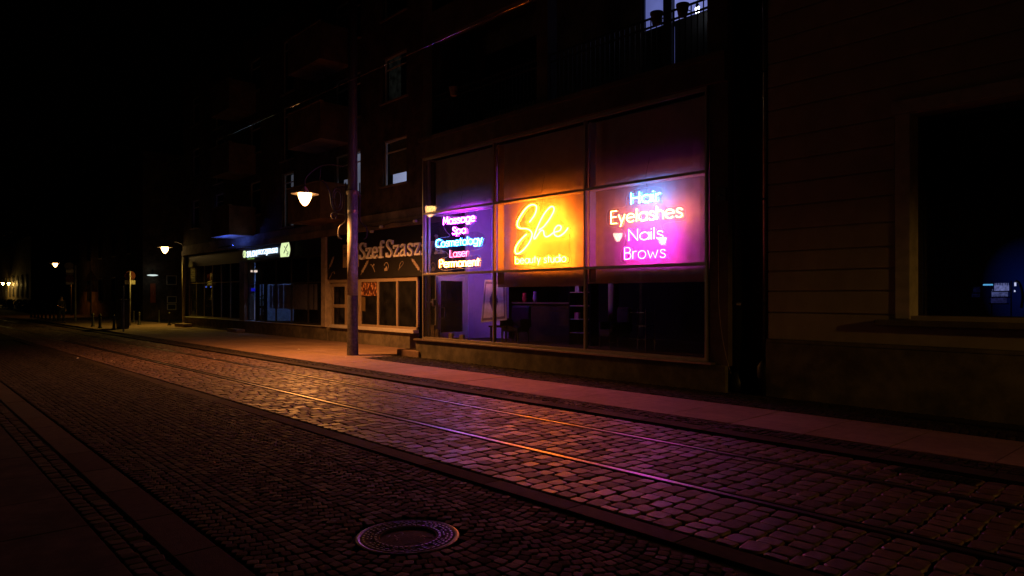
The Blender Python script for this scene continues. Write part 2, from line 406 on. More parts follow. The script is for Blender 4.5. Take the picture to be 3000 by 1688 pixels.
cr.build('crest', M_CAST, mc, local=True, smooth=True)

# drain grate beside the far kerb and the basement grate by the wall
gx, gy = G(2750, 1388)
dg_ = thing('drain_grate', 'iron drain grate with slots lying against the far kerb near the right edge', 'drain', (gx, yl(7.48, gx), 0))
MB().box(-.36, .36, -.13, .13, -.05, .002).build('frame', M_CAST, dg_, local=True)
mm = MB()
for k in range(11): mm.box(-.32+k*.06, -.29+k*.06, -.11, .11, .003, .012)
mm.build('bars', M_CAST, dg_, local=True)
gx, gy = G(2850, 1243)
bg_ = thing('basement_grate', 'black basement window grate let into the cobbles by the right wall', 'grate', (gx, 10.85, PV))
MB().box(-.75, .75, -.17, .17, -.05, .012).build('frame', M_BLACK, bg_, local=True)
mm = MB()
for k in range(30): mm.box(-.72+k*.049, -.70+k*.049, -.15, .15, .0125, .02)
mm.build('bars', M_IRON, bg_, local=True)

# ------------------------------------------------------------------ neon-lit shop building
YG = 11.10                        # glass plane
X0, XM1, XM2, X1 = PX(1241, YG), PX(1447.5, YG), PX(1714.5, YG), PX(2070, YG)
XP = PX(2131, YG)
ZB, ZL, ZU, ZT = .60, 2.335, 4.01, 5.55
YS = 12.60                        # recessed facade plane next door
A = thing('shop_building', 'building with the big neon lit shop window and loggias above', 'building', (X0, YG, 0))
w1 = MB()
w1.box(X1+.05, XP, YG+.02, 17.5, PV, 5.56)                        # pier right of the window
w1.box(X0-.02, XP, YG-.1, 12.6, 5.56, 6.05)                      # ledge
w1.box(X0-.05, XP+.02, YG-.16, YG-.1, 5.98, 6.08)
XL0, XL1, XL2, XL3, XL4 = X0-.02, PX(1266, YG), PX(1572, YG), PX(1604, YG), PX(2072, YG)
for (a, b) in ((XL0, XL1), (XL2, XL3), (XL4, XP)): w1.box(a, b, YG, YG+.3, 6.05, 8.7)
w1.box(XL0, XP, YG, YG+.3, 8.7, 9.5)
for (a, b) in ((XL0, XL1), (XL2, XL3), (XL4, XP)): w1.box(a, b, YG, YG+.3, 9.5, 12.2)
w1.box(XL0, XP, YG, 17.5, 12.2, 13.2)
w1.box(XL0, XL0+.25, YG+.3, 17.5, 6.05, 12.2); w1.box(XP-.25, XP, YG+.3, 17.5, 6.05, 12.2)
w1.box(XL0+.25, XP-.25, YG+.31, 12.7, 9.3, 9.5)
wall = w1.build('wall', M_PLAST, A)
DX0, DX1 = PX(1880, 12.7), PX(2082, 12.7)
wb = MB(); hx = [(XL1+.3, XL1+3.0), (DX0, DX1)]
wb.box(XL0+.26, hx[0][0], 12.7, 12.9, 6.06, 9.29).box(hx[0][1], hx[1][0], 12.7, 12.9, 6.06, 9.29).box(hx[1][1], XP-.26, 12.7, 12.9, 6.06, 9.29)
wb.box(hx[0][0], hx[0][1], 12.7, 12.9, 6.06, 6.9).box(hx[0][0], hx[0][1], 12.7, 12.9, 8.6, 9.29).box(hx[1][0], hx[1][1], 12.7, 12.9, 9.25, 9.29)
wb.box(XL0+.26, XP-.26, 12.7, 12.9, 9.52, 12.19)
wb.build('loggia_wall', M_PLAST2, A)
# plinth and sill
pl = MB().box(PX(1224, YG), XP, YG-.07, YG+.3, -.05, .5).build('plinth', M_PLINTH, A, bevel=.01)
si = MB().box(PX(1222, YG), XP-.25, YG-.13, YG+.06, .503, .545).build('sill', M_SILL, A, bevel=.006)
# window frame grid
def bar(name, x0, x1, y0, y1, z0, z1, m_=M_ALU, par=A): return MB().box(x0, x1, y0, y1, z0, z1).build(name, m_, par, bevel=.003)
fw = .045
for i, (xa, z0, z1) in enumerate(((X0, .55, ZT), (XM1, .55, ZT), (XM2, .55, ZT), (X1, .55, ZT))):
    bar('window_frame', xa-fw/2, xa+fw/2, YG-.03, YG+.06, z0, z1)
xs = [X0, XM1, XM2, X1]; zs = [.55+.025, ZL, ZU, ZT-.03]
gl = []
for i in range(3):
    for j, z in enumerate(zs):
        hh = .028 if j in (1, 2) else .035
        bar('window_frame', xs[i]+fw/2, xs[i+1]-fw/2, YG-.025, YG+.06, z-hh, z+hh)
    for j in range(3):
        gl.append(MB().box(xs[i]+fw/2, xs[i+1]-fw/2, YG+.004, YG+.026, zs[j]+.03, zs[j+1]-.03).build('window_pane', G_MAIN, A))
# inner white boxing behind the transoms and mullions
ib = MB()
for i in range(3):
    a, b = xs[i]+.07, xs[i+1]-.04
    for z, dp in ((ZL, .345), (ZU, .27)): ib.box(a, b, YG+.07, YG+dp, z-.02, z+.02)
for xa in (XM1, XM2): ib.box(xa+.045, xa+.065, YG+.07, YG+.27, ZL-.3, ZU-.03).box(xa+.045, xa+.065, YG+.07, YG+.27, ZU+.03, ZT-.1)
ib.box(X0+.07, X0+.13, YG+.08, YG+.14, .6, ZT-.05)
ib.build('inner_frame', M_WHITEF, A)
# room
FL = .50
rm = MB(); XI0, XI1 = X0+.02, X1-.04
rm.box(XI0-.05, XI1, YG+.31, 17.4, FL-.1, FL).build('floor', M_WOOD, A)
MB().box(XI0-.05, XI1, YG+.08, 17.4, ZT, ZT+.008).build('ceiling', M_DARKIN, A)
iw = MB().box(XI0-.04, XI0+.04, YS+.05, 13.35, FL, ZT-.01).box(XI0+.045, PX(1483, 13.35), 13.35, 13.45, FL, ZT-.01)
iw.box(XI0+.2, XI0+.21, YS+.1, 13.34, FL+.01, ZT-.02)
iw.build('partition_wall', M_WALLIN, A)
MB().box(XI0, XI1, 16.4, 16.5, FL, ZT-.01).box(XI1-.05, XI1-.001, YG+.32, 16.39, FL, ZT-.01).box(XI0-.03, XI0+.03, 13.36, 16.39, FL, ZT-.01).build('back_wall', M_DARKIN, A)
# glazed side with its door (faces away along the street)
XD = X0
sf = MB()
sf.box(XD-.03, XD+.03, YG+.03, YG+.09, PV, ZT).box(XD-.03, XD+.03, YS-.03, YS+.04, PV, ZT)
sf.box(XD-.025, XD+.025, YG+.09, YS-.03, ZL-.02, ZL+.04).box(XD-.025, XD+.025, YG+.09, YS-.03, ZT-.05, ZT).box(XD-.026, XD+.026, YG+.09, YS-.03, ZU-.03, ZU+.03)
sf.box(XD-.025, XD+.025, YG+.40, YG+.44, FL, ZL-.02).box(XD-.024, XD+.024, YG+.09, YG+.40, 1.55, 1.6)
sf.build('side_frame', M_WHITEF, A, bevel=.003)
MB().box(XD-.008, XD+.008, YG+.09, YS-.03, ZL+.04, ZU-.03).build('side_pane', G_SIDE, A)
MB().box(XD-.008, XD+.008, YG+.09, YS-.03, ZU+.03, ZT-.05).build('side_pane', G_SIDE, A)
MB().box(XD-.008, XD+.008, YG+.09, YG+.40, FL+.05, ZL-.02).build('side_pane', G_DARK, A)
dr = MB()
dr.box(XD-.03, XD+.03, YG+.45, YG+.57, FL+.03, ZL-.03).box(XD-.03, XD+.03, YS-.14, YS-.04, FL+.03, ZL-.03).box(XD-.03, XD+.03, YG+.57, YS-.14, ZL-.17, ZL-.03).box(XD-.03, XD+.03, YG+.57, YS-.14, FL+.03, FL+.2)
dor = dr.build('door', M_WHITEF, A, bevel=.004)
MB().box(XD-.006, XD+.006, YG+.57, YS-.14, FL+.2, ZL-.17).build('pane', G_DARK, dor)
MB().tube([(XD+.03, YG+.52, 1.42), (XD+.12, YG+.54, 1.42), (XD+.13, YG+.62, 1.41), (XD+.13, YG+.62, 1.12), (XD+.12, YG+.54, 1.1), (XD+.03, YG+.52, 1.1)], .012, 8).build('handle', mat('chrome', (.7, .7, .72), .2, 1.), dor, smooth=True)
MB().box(X0-.06, X0-.031, YG+.05, YS, -.02, FL).build('side_plinth', M_PLINTH, A)
# railing of the lit loggia and the other one
def railing(xa, xb, z0, z1, nm='railing'):
    m = MB(); y = YG+.10
    for z in (z1, z1-.17, z0+.05): m.box(xa, xb, y-.015, y+.015, z-.018, z+.018)
    n = int((xb-xa)/.13)
    for k in range(n+1):
        x = xa+(xb-xa)*k/n; m.box(x-.009, x+.009, y-.009, y+.009, z0+.05, z1)
    return m.build(nm, M_IRON, A)
railing(XL3+.01, XL4-.01, 6.1, 7.2); railing(XL1+.01, XL2-.01, 6.1, 7.2)
# lit loggia door with its post, plus a dark screen low behind the rail
E_BLUE = emit('curtain_glow', (.27, .32, .95), .36, .25, 1.5)
ld = MB(); a, b = DX0, DX1; mid = PX(1958, 12.7)
ld.box(mid-.11, mid+.11, 12.66, 12.76, 6.06, 9.2).box(a, a+.05, 12.72, 12.8, 6.06, 9.2).box(b-.05, b, 12.72, 12.8, 6.06, 9.2).box(a+.05, b-.05, 12.72, 12.8, 9.18, 9.24)
lf = ld.build('window_frame', M_DARKF, A)
MB().box(a+.05, mid-.11, 12.78, 12.79, 7.72, 9.17).build('lit_pane', E_BLUE, lf); MB().box(mid+.11, b-.05, 12.78, 12.79, 7.72, 9.17).build('lit_pane', emit('curtain_glow_bright', (.33, .38, 1.), .5, .25, 1.5), lf); MB().box(mid+.115, mid+.135, 12.77, 12.79, 6.2, 7.6).build('lit_gap', E_BLUE, lf)
MB().box(a+.05, mid-.11, 12.74, 12.81, 6.06, 7.71).box(mid+.14, b-.05, 12.74, 12.81, 6.06, 7.71).build('door_panel', M_DARKF, lf)
MB().box(hx[0][0], hx[0][1], 12.74, 12.8, 6.9, 8.6).build('dark_window', G_DARK, A)
lb = thing('light_bulb', 'small bright bulb hanging in the lit loggia doorway', 'light bulb', (*[PX(2043, 12.4), 12.4], P(2043, 30, 12.4)[1]))
for dx in (-.03, .03): MB().lathe((dx, 0, 0), [(.008, -.06), (.018, -.04), (.018, .05), (.008, .07)], 10).build('tube', emit('bulb_white', (.8, .85, 1), 12), lb, local=True, smooth=True)
MB().tube([(0, 0, .07), (0, 0, 1.0)], .006, 6).lathe((0, 0, .06), [(.03, 0), (.04, .02), (.03, .07)], 10).build('holder', M_DARKF, lb, local=True)
M_POT = mat('pot_plastic', (.12, .09, .07), .6)
def pot(label, px, py, wpx, m_=M_POT, y=YG-.02):
    X, Z = P(px, py, y); wd = wpx/F*(y/(VY+(px-HX)/F*RY)); o = thing('flower_pot', label, 'flower pot', (X, y, Z), group='flower pots hung on the loggia rails')
    MB().lathe((0, 0, 0), [(wd*.36, 0), (wd*.5, wd*.8), (wd*.54, wd*.8), (wd*.54, wd*.98), (wd*.48, wd*.98), (wd*.46, wd*.85), (.01, wd*.84)], 20).build('pot', m_, o, local=True, smooth=False)
    MB().box(-.01, .01, wd*.5, wd*.5+.14, wd*.7, wd*.75).build('hook', M_IRON, o, local=True)
    return o
pot('left dark flower pot hung on the rail of the lit loggia', 1924, 72, 36)
pot('right dark flower pot hung on the rail of the lit loggia', 2000, 48, 36)
pot('pale flower pot hung on the rail of the dark loggia', 1329, 281, 26, mat('pale_pot', (.3, .24, .17), .7))
# roller blinds
YBL = YG+.38
ZBL = 1.97
for (a, b, z0, lab) in ((XM1-.30, XM2-.34, ZBL, 'roller blind lit orange behind the cursive neon sign'), (XM2-.30, X1-.06, ZBL+.05, 'roller blind lit purple behind the right neon sign'), (X0+.06, XM1-.34, ZU-.03, 'roller blind lit violet in the top left pane')):
    n = 40; m = MB()
    for k in range(n):
        xa, xb = a+(b-a)*k/n, a+(b-a)*(k+1)/n
        ya, yb = YBL+.004*math.sin(k*1.7), YBL+.004*math.sin((k+1)*1.7)
        m.quad((xa, ya, z0), (xb, yb, z0), (xb, yb, ZT-.06), (xa, ya, ZT-.06))
    rb = thing('roller_blind', lab, 'blind', (a, YBL, ZT-.05))
    m.build('fabric', M_BLIND, rb, smooth=True)
    MB().tube([(a, YBL, z0), (b, YBL, z0)], .012, 8).build('bottom_bar', M_BLIND, rb)
    MB().tube([(a, YBL+.03, ZT-.045), (b, YBL+.03, ZT-.045)], .03, 10).build('roller', M_WHITEF, rb)

# ------------------------------------------------------------------ neon lettering
def arc(cx, cz, rx, rz, a0, a1, n=12): return [(cx+rx*math.cos(R(a0+(a1-a0)*i/n)), cz+rz*math.sin(R(a0+(a1-a0)*i/n))) for i in range(n+1)]
XH = .66; q = .33
def bowl(cx=q): return arc(cx, q, q, q, 0, 360, 20)
SS = smoothed([(.43, .53), (.36, .63), (.23, .66), (.10, .62), (.06, .50), (.13, .39), (.28, .33), (.41, .25), (.43, .12), (.34, .02), (.2, 0), (.07, .04), (.01, .13)], 3)
GL = {
 'a': ([bowl(), [(.66, .66), (.66, 0)]], .66), 's': ([SS], .44),
 'S': ([smoothed([(.56, .80), (.48, .93), (.32, .99), (.15, .94), (.08, .78), (.15, .62), (.33, .52), (.50, .40), (.56, .22), (.46, .06), (.28, 0), (.1, .05), (.02, .18)], 3)], .56),
 'g': ([bowl(), [(.66, .66), (.66, -.02)]+arc(.34, -.02, .32, .26, 0, -150, 10)], .66),
 'e': ([[(.02, .36), (.66, .36)]+arc(.33, .33, .33, .33, 8, 318, 18)], .66),
 'p': ([bowl(), [(0, .66), (0, -.3)]], .66), 'b': ([bowl(), [(0, 1), (0, 0)]], .66), 'd': ([bowl(), [(.66, 1), (.66, 0)]], .66),
 'o': ([bowl()], .66), 'C': ([arc(.5, .5, .5, .5, 48, 312, 20)], .84),
 'm': ([[(0, .66), (0, 0)], [(0, .4)]+arc(.21, .44, .21, .22, 170, 0, 8)+[(.42, 0)], [(.42, .4)]+arc(.63, .44, .21, .22, 170, 0, 8)+[(.84, 0)]], .84),
 'n': ([[(0, .66), (0, 0)], [(0, .38)]+arc(.25, .4, .25, .26, 170, 0, 8)+[(.5, 0)]], .5),
 'h': ([[(0, 1), (0, 0)], [(0, .38)]+arc(.25, .4, .25, .26, 170, 0, 8)+[(.5, 0)]], .5),
 'u': ([[(0, .66)]+arc(.25, .26, .25, .26, 180, 360, 8)+[(.5, .66)], [(.5, .66), (.5, 0)]], .5),
 't': ([[(.17, .92), (.17, 0)], [(0, .65), (.36, .65)]], .36), 'l': ([[(0, 1), (0, 0)]], .02), 'i': ([[(0, .66), (0, 0)], [(0, .86), (0, .92)]], .02),
 'y': ([[(0, .66), (.27, .02)], [(.54, .66), (.15, -.3)]], .54), 'r': ([[(0, .66), (0, 0)], [(0, .36)]+arc(.24, .4, .24, .25, 170, 70, 6)], .3),
 'w': ([[(0, .66), (.22, 0), (.43, .5), (.64, 0), (.86, .66)]], .86),
 'L': ([[(0, 1), (0, 0), (.46, 0)]], .46), 'P': ([[(0, 0), (0, 1), (.3, 1)]+arc(.3, .74, .26, .26, 90, -90, 8)+[(0, .48)]], .56),
 'H': ([[(0, 1), (0, 0)], [(.62, 1), (.62, 0)], [(0, .52), (.62, .52)]], .62), 'E': ([[(.5, 1), (0, 1), (0, 0), (.5, 0)], [(0, .52), (.46, .52)]], .5),
 'N': ([[(0, 0), (0, 1), (.66, 0), (.66, 1)]], .66), 'M': ([[(0, 0), (.1, 1), (.42, .3), (.74, 1), (.84, 0)]], .84),
 'B': ([[(0, 0), (0, 1), (.28, 1)]+arc(.28, .77, .23, .23, 90, -90, 8)+[(0, .54), (.3, .54)]+arc(.3, .27, .27, .27, 90, -90, 8)+[(0, 0)]], .57),
 ' ': ([], .3)}
YN = YG+.115
def word(txt, pxa, pya, pxb, capy, r, m_, par, gap=.17, nm='lettering', lab=None):
    xa, za = P(pxa, pya, YN); xb, _ = P(pxb, pya, YN); H = P(pxa, capy, YN)[1]-za
    tot = sum(GL[c][1] for c in txt)+gap*(len(txt)-1); s = (xb-xa)/tot; m = MB(); cur = 0
    for c in txt:
        for st in GL[c][0]: m.tube([(xa+(cur+p[0])*s, YN, za+p[1]*H) for p in st], r*.85, 6)
        cur += GL[c][1]+gap
    o = m.build(nm, m_, par, smooth=True)
    if lab: o['label'] = lab
    return o
NE = lambda n, c, s: emit(n, c, s)
K = 1.6
n_pink = NE('neon_violet_pink', (.5, .03, 1.), 105*K); n_pink2 = NE('neon_pink', (.85, .05, .9), 60*K); n_blue = NE('neon_blue', (.03, .22, 1.), 60*K)
n_red = NE('neon_rose', (1., .10, .25), 14*K); n_warm = NE('neon_warm', (1., .30, .06), 40*K); n_or = NE('neon_orange', (1., .175, .008), 112*K)
n_cyan = NE('neon_cyan', (.05, .34, 1.), 48*K); n_coral = NE('neon_coral', (1., .22, .06), 30*K); n_mag = NE('neon_magenta', (.85, .03, 1.), 74*K); n_rose = NE('neon_hot_rose', (1., .03, .45), 62*K)
def backing(par, outline):
    pts = smoothed([P(x, y, YN+.035) for (x, y) in outline], 5, closed=True)[:-1]
    MB().prism(pts, YN+.03, YN+.036).build('backing_panel', G_ACR, par)
    MB().tube([(p[0], YN+.033, p[1]) for p in pts+[pts[0]]], .0035, 5).build('panel_edge', M_ACRYL, par, smooth=True)
    xs_ = sorted(p[0] for p in pts)
    xm_ = (xs_[0]+xs_[-1])/2; MB().tube(smoothed([(xm_, YN+.04, max(p[1] for p in pts)-.2), (xm_+.05, YN+.06, max(p[1] for p in pts)), (xm_+.02, YN+.05, ZU+.1), (xm_+.12, YN+.06, ZU+.5)], 4), .004, 5).build('power_cable', M_BLACK, par); zt = max(p[1] for p in pts)
    for f in (.25, .75):
        x = xs_[0]+(xs_[-1]-xs_[0])*f; MB().tube([(x, YN+.033, zt-.15), (x, YN+.033, ZU-.03)], .0012, 4).build('hanging_wire', M_ACRYL, par)
s1 = thing('neon_sign', 'neon sign reading Massage Spa Cosmetology Laser Permanent in the left window', 'neon sign', (P(1350, 700, YN)[0], YN, 3.0))
word('Massage', 1299, 659, 1391, 637.5, .0105, n_pink, s1, lab='violet pink "Massage" tubes')
word('Spa', 1325, 687, 1364, 666.5, .0105, n_pink2, s1, lab='pink "Spa" tubes')
word('Cosmetology', 1277, 725, 1412, 703, .0115, n_blue, s1, gap=.12, lab='blue "Cosmetology" tubes')
word('Laser', 1318, 754, 1371, 733, .008, n_red, s1, lab='pale rose "Laser" tubes')
word('Permanent', 1288, 784, 1404, 762, .0105, n_warm, s1, gap=.14, lab='warm white "Permanent" tubes')
backing(s1, [(1297, 632), (1330, 626), (1385, 618), (1396, 625), (1394, 650), (1380, 660), (1374, 678), (1400, 678), (1420, 690), (1424, 712), (1410, 726), (1390, 734), (1376, 736), (1378, 750), (1400, 748), (1411, 760), (1407, 782), (1380, 786), (1340, 788), (1300, 792), (1284, 780), (1286, 762), (1312, 752), (1306, 738), (1280, 732), (1274, 712), (1290, 698), (1318, 692), (1306, 676), (1298, 655)])
s2 = thing('neon_sign', 'big orange neon sign reading She beauty studio in cursive', 'neon sign', (P(1580, 700, YN)[0], YN, 3.0))
k_ = 180/1373.; cv = lambda L_: [P(1500+x*k_, 590+y*k_, YN) for x, y in L_]
Spts = [(390, 465), (450, 385), (520, 270), (548, 150), (528, 95), (470, 75), (390, 95), (300, 170), (200, 310), (130, 440), (115, 520), (140, 580), (210, 608), (310, 612), (390, 640), (440, 700), (445, 770), (410, 870), (340, 985), (240, 1100), (150, 1162), (95, 1165), (70, 1110), (90, 1020), (150, 920), (240, 815), (328, 735)]
Hpts = [(600, 640), (700, 570), (820, 420), (920, 250), (940, 165), (905, 118), (840, 140), (740, 250), (640, 420), (560, 600), (500, 770), (490, 825), (512, 838), (570, 760), (630, 672), (680, 645), (710, 680), (718, 745), (760, 793), (840, 765), (935, 692)]
Epts = [(935, 690), (1050, 662), (1098, 600), (1085, 550), (1030, 538), (970, 590), (938, 670), (950, 740), (1000, 783), (1070, 772), (1160, 710), (1225, 635), (1250, 590)]
m = MB()
for L_ in (Spts, Hpts, Epts): m.tube([(a, YN, b) for a, b in smoothed(cv(L_), 4)], .0165, 7)
o = m.build('lettering', n_or, s2, smooth=True); o['label'] = 'large cursive "She" tubes'
word('beauty', 1510, 773, 1583, 752, .0115, n_or, s2, gap=.16, lab='small "beauty" tubes')
word('studio', 1593, 770, 1658, 748.5, .0115, n_or, s2, gap=.18, lab='small "studio" tubes')
backing(s2, [(1505, 778), (1503, 740), (1515, 700), (1512, 640), (1540, 600), (1580, 594), (1625, 600), (1640, 640), (1668, 668), (1670, 720), (1670, 765), (1660, 775), (1590, 783), (1530, 786)])
s3 = thing('neon_sign', 'neon sign reading Hair Eyelashes Nails Brows in the right window', 'neon sign', (P(1890, 700, YN)[0], YN, 3.2))
word('Hair', 1849, 598, 1934, 566, .0135, n_cyan, s3, lab='cyan "Hair" tubes')
word('Eyelashes', 1790, 656, 1998, 620, .0115, n_coral, s3, lab='coral "Eyelashes" tubes')
word('Nails', 1842, 706, 1942, 673, .0115, n_mag, s3, lab='magenta "Nails" tubes')
word('Brows', 1830, 760, 1949, 726, .0075, n_rose, s3, lab='thin rose "Brows" tubes')
backing(s3, [(1850, 560), (1890, 550), (1935, 550), (1942, 570), (1940, 590), (1960, 606), (2000, 602), (2008, 620), (2006, 645), (1950, 655), (1946, 672), (1960, 685), (1952, 705), (1955, 730), (1962, 750), (1950, 768), (1890, 776), (1825, 770), (1818, 745), (1830, 710), (1826, 675), (1782, 660), (1778, 625), (1790, 612), (1830, 606), (1836, 580)])

# ------------------------------------------------------------------ things inside the neon lit shop
pz = lambda px, py, Y: P(px, py, Y)
Yp = 11.95
corner = [pz(1420, 820, Yp), pz(1481, 821, Yp), pz(1484, 938, Yp), pz(1409, 945, Yp)]
ps = thing('framed_poster', 'pale poster with a dark ragged emblem standing inside behind the mullion', 'poster', (corner[3][0], Yp, corner[3][1]))
def inset(c, t):
    mx0 = sum(p[0] for p in c)/4; mz0 = sum(p[1] for p in c)/4
    return [(mx0+(p[0]-mx0)*t, mz0+(p[1]-mz0)*t) for p in c]
MB().prism(corner, Yp, Yp+.02).build('frame', mat('poster_frame', (.5, .45, .4), .7), ps)
MB().prism(inset(corner, .92), Yp-.004, Yp-.001).build('border', mat('poster_border', (.16, .1, .12), .8), ps)
MB().prism(inset(corner, .80), Yp-.008, Yp-.005).build('sheet', mat('poster_sheet', (.6, .5, .42), .8), ps)
cxp, czp = pz(1447, 880, Yp); leaf = []
for k in range(44):
    a = 2*math.pi*k/44; rr = 1+(.16 if k % 2 else -.02)+.12*math.cos(4*a)
    leaf.append((cxp+.14*rr*math.cos(a)*(1+.15*math.sin(a)*-1), czp+.24*rr*math.sin(a)))
MB().prism(leaf, Yp-.012, Yp-.009).build('emblem', mat('poster_emblem', (.09, .05, .08), .8), ps)
# reception desk, chairs, shelf, lamp
dk = thing('reception_desk', 'dark reception desk inside behind the lower middle pane', 'desk', (PX(1600, 13.4), 13.4, FL))
MB().box(-1.25, 1.25, -.03, .02, 0, 1.02).box(-1.25, -1.2, .02, .6, 0, 1.02).box(1.2, 1.25, .02, .6, 0, 1.02).build('body', M_WOOD, dk, local=True)
MB().box(-1.3, 1.3, -.1, .65, 1.02, 1.06).build('top', mat('desk_top', (.06, .035, .035), .5, spec=.2), dk, local=True, bevel=.004)
def chair(label, x, y, rz):
    c = thing('armchair', label, 'chair', (x, y, FL), rz, group='armchairs inside the salon')
    MB().box(-.28, .28, -.26, .26, .3, .46).build('seat', mat('grey_upholstery', (.05, .04, .05), .9, spec=.1), c, local=True, bevel=.04)
    MB().box(-.3, .3, .2, .32, .4, .98).build('backrest', mat('grey_upholstery', (.05, .04, .05), .9, spec=.1), c, local=True, bevel=.05)
    for sx in (-.3, .3): MB().box(sx-.05, sx+.05, -.24, .24, .4, .64).build('armrest', mat('grey_upholstery', (.05, .04, .05), .9, spec=.1), c, local=True, bevel=.03)
    for sx in (-.24, .24):
        for sy in (-.22, .22): MB().tube([(sx, sy, .31), (sx*1.1, sy*1.1, 0)], .018, 6).build('leg', M_DARKF, c, local=True)
    return c
chair('grey armchair inside, just right of the framed poster', PX(1510, 12.35), 12.35, .2)
chair('dark armchair inside behind the lower right pane', PX(1800, 12.6), 12.6, -.4)
ct = thing('side_table', 'low table with papers inside between the poster and the mullion', 'table', (PX(1460, 12.1), 12.3, FL))
MB().box(-.35, .35, -.25, .25, .4, .44).build('top', M_WOOD, ct, local=True)
for sx in (-.3, .3):
    for sy in (-.2, .2): MB().box(sx-.02, sx+.02, sy-.02, sy+.02, 0, .4).build('leg', M_WOOD, ct, local=True)
shx = PX(1705, 13.1)
sh = thing('display_shelf', 'open shelf with small boxes inside, beside the second mullion', 'shelf', (shx, 13.1, FL))
MB().box(-.32, -.28, -.15, .15, 0, 2.2).box(.38, .42, -.15, .15, 0, 2.2).box(-.28, .38, .13, .15, 0, 2.2).build('side_panel', M_DARKIN, sh, local=True)
for k in range(6): MB().box(-.28, .38, -.15, .12, .3+k*.34, .32+k*.34).build('shelf', mat('shelf_board', (.45, .32, .3), .5), sh, local=True)
for k, (dx, lv, c_, lab) in enumerate(((-.12, 1, (.6, .2, .25), 'small red box on the lowest filled shelf'), (-.1, 3, (.6, .5, .55), 'small pale box on the middle shelf'), (.05, 5, (.5, .45, .45), 'small grey bottle box on the top shelf'))):
    o = MB().box(shx+dx-.07, shx+dx+.07, 13.02, 13.12, FL+.3205+lv*.34, FL+.3205+lv*.34+.16).build('product_box', mat('box%d' % k, c_, .6), bevel=.004); tag(o, lab, 'box', 'boxes on the display shelf')
for (lab, px, Y, c_, hh) in (('red vase on the reception desk behind the middle pane', 1537, 13.5, (.35, .04, .06), .26), ('tall violet vase on the reception desk behind the middle pane', 1568, 13.5, (.2, .12, .3), .3)):
    x = PX(px, Y); o = MB().lathe((x, Y, FL+1.0605), [(.05, 0), (.07, hh*.4), (.05, hh*.8), (.06, hh), (.045, hh), (.04, hh*.8), (.01, .02)], 16).build('vase', mat('vase'+str(px), c_, .25), smooth=True); tag(o, lab, 'vase')
pc = MB().tube([(PX(1797+0, 14.6), 14.6, FL), (PX(1797, 14.6), 14.6, ZT)], .14, 16).build('column', M_PLAST3, A, smooth=True)
st_ = thing('salon_trolley', 'steel trolley with trays inside behind the lower right pane', 'trolley', (PX(1880, 12.9), 12.9, FL))
for z in (.25, .55, .85): MB().box(-.25, .25, -.18, .18, z, z+.02).build('tray', mat('steel', (.6, .6, .62), .25, 1.), st_, local=True)
for sx in (-.24, .24):
    for sy in (-.17, .17): MB().tube([(sx, sy, 0), (sx, sy, .95)], .01, 6).build('leg', mat('steel', (.6, .6, .62), .25, 1.), st_, local=True)
for i, (px, lab) in enumerate(((1264, 'paper bag with cut leaf shapes standing inside by the left post'), (1276, 'small patterned paper bag inside next to the taller one'), (1316, 'slim paper box standing inside below the glass door'), (1348, 'narrow carton standing inside at the right end of the door'))):
    x = PX(px, YG+.3); hh = (.42, .3, .22, .2)[i]; o = MB().box(x-.08, x+.08, YG+.33, YG+.4, FL+.001, FL+hh).build('paper_bag', mat('kraft', (.3, .22, .14), .8, var=.5, scale=18), bevel=.006); tag(o, lab, 'paper bag', 'bags on the window floor')
bt = thing('wall_phone', 'door entry phone on the left window side beside the door', 'entry phone', (X0+.1, YG+.28, 1.55))
MB().box(-.03, .03, -.06, .06, -.1, .1).build('body', M_PAPER, bt, local=True, bevel=.01); MB().box(.031, .05, -.03, .03, -.08, .08).build('handset', M_DARKF, bt, local=True, bevel=.01)

# ------------------------------------------------------------------ long block next door
XB0, XB1 = PX(540, 12.5), X0-.08
B = thing('apartment_block', 'long tan apartment block with balconies above two dark shops', 'building', (XB0, 12.5, 0))
ZC = 4.0
X_c1a, X_c1b = PX(706, 12.5), PX(720, 12.5); X_c2a, X_c2b = PX(949, 12.5), PX(961, 12.5)
holes = []
def win(pxa, pxb, za, zb, Y=12.5): return (PX(pxa, Y), PX(pxb, Y), za, zb)
wins = [win(1121, 1191, 5.42, 6.95), win(979, 1056, 5.3, 6.95), win(826, 860, 4.62, 6.9)]
xx = PX(640, 12.5)
wins += [(xx-.6, xx+.7, 4.62, 6.9), (PX(745, 12.5)-.6, PX(745, 12.5)+.7, 5.42, 6.95), (PX(570, 12.5)-.5, PX(570, 12.5)+.7, 5.42, 6.95)]
allw = [(a, b, c+2.8*k, d+2.8*k) for k in range(3) for (a, b, c, d) in wins]
xsb = sorted(set([XB0, XB1]+[w_[0] for w_ in allw]+[w_[1] for w_ in allw])); zsb = sorted(set([ZC, 13.6]+[w_[2] for w_ in allw]+[w_[3] for w_ in allw]))
m = MB()
for i in range(len(xsb)-1):
    for j in range(len(zsb)-1):
        xc_, zc_ = (xsb[i]+xsb[i+1])/2, (zsb[j]+zsb[j+1])/2
        if any(w_[0] < xc_ < w_[1] and w_[2] < zc_ < w_[3] for w_ in allw): continue
        m.quad((xsb[i], 12.5, zsb[j]), (xsb[i+1], 12.5, zsb[j]), (xsb[i+1], 12.5, zsb[j+1]), (xsb[i], 12.5, zsb[j+1]))
for (a, b, c, d) in allw:
    y0, y1 = 12.5, 12.68
    m.quad((a, y0, c), (a, y1, c), (a, y1, d), (a, y0, d)).quad((b, y1, c), (b, y0, c), (b, y0, d), (b, y1, d)).quad((a, y0, d), (a, y1, d), (b, y1, d), (b, y0, d)).quad((a, y1, c), (a, y0, c), (b, y0, c), (b, y1, c))
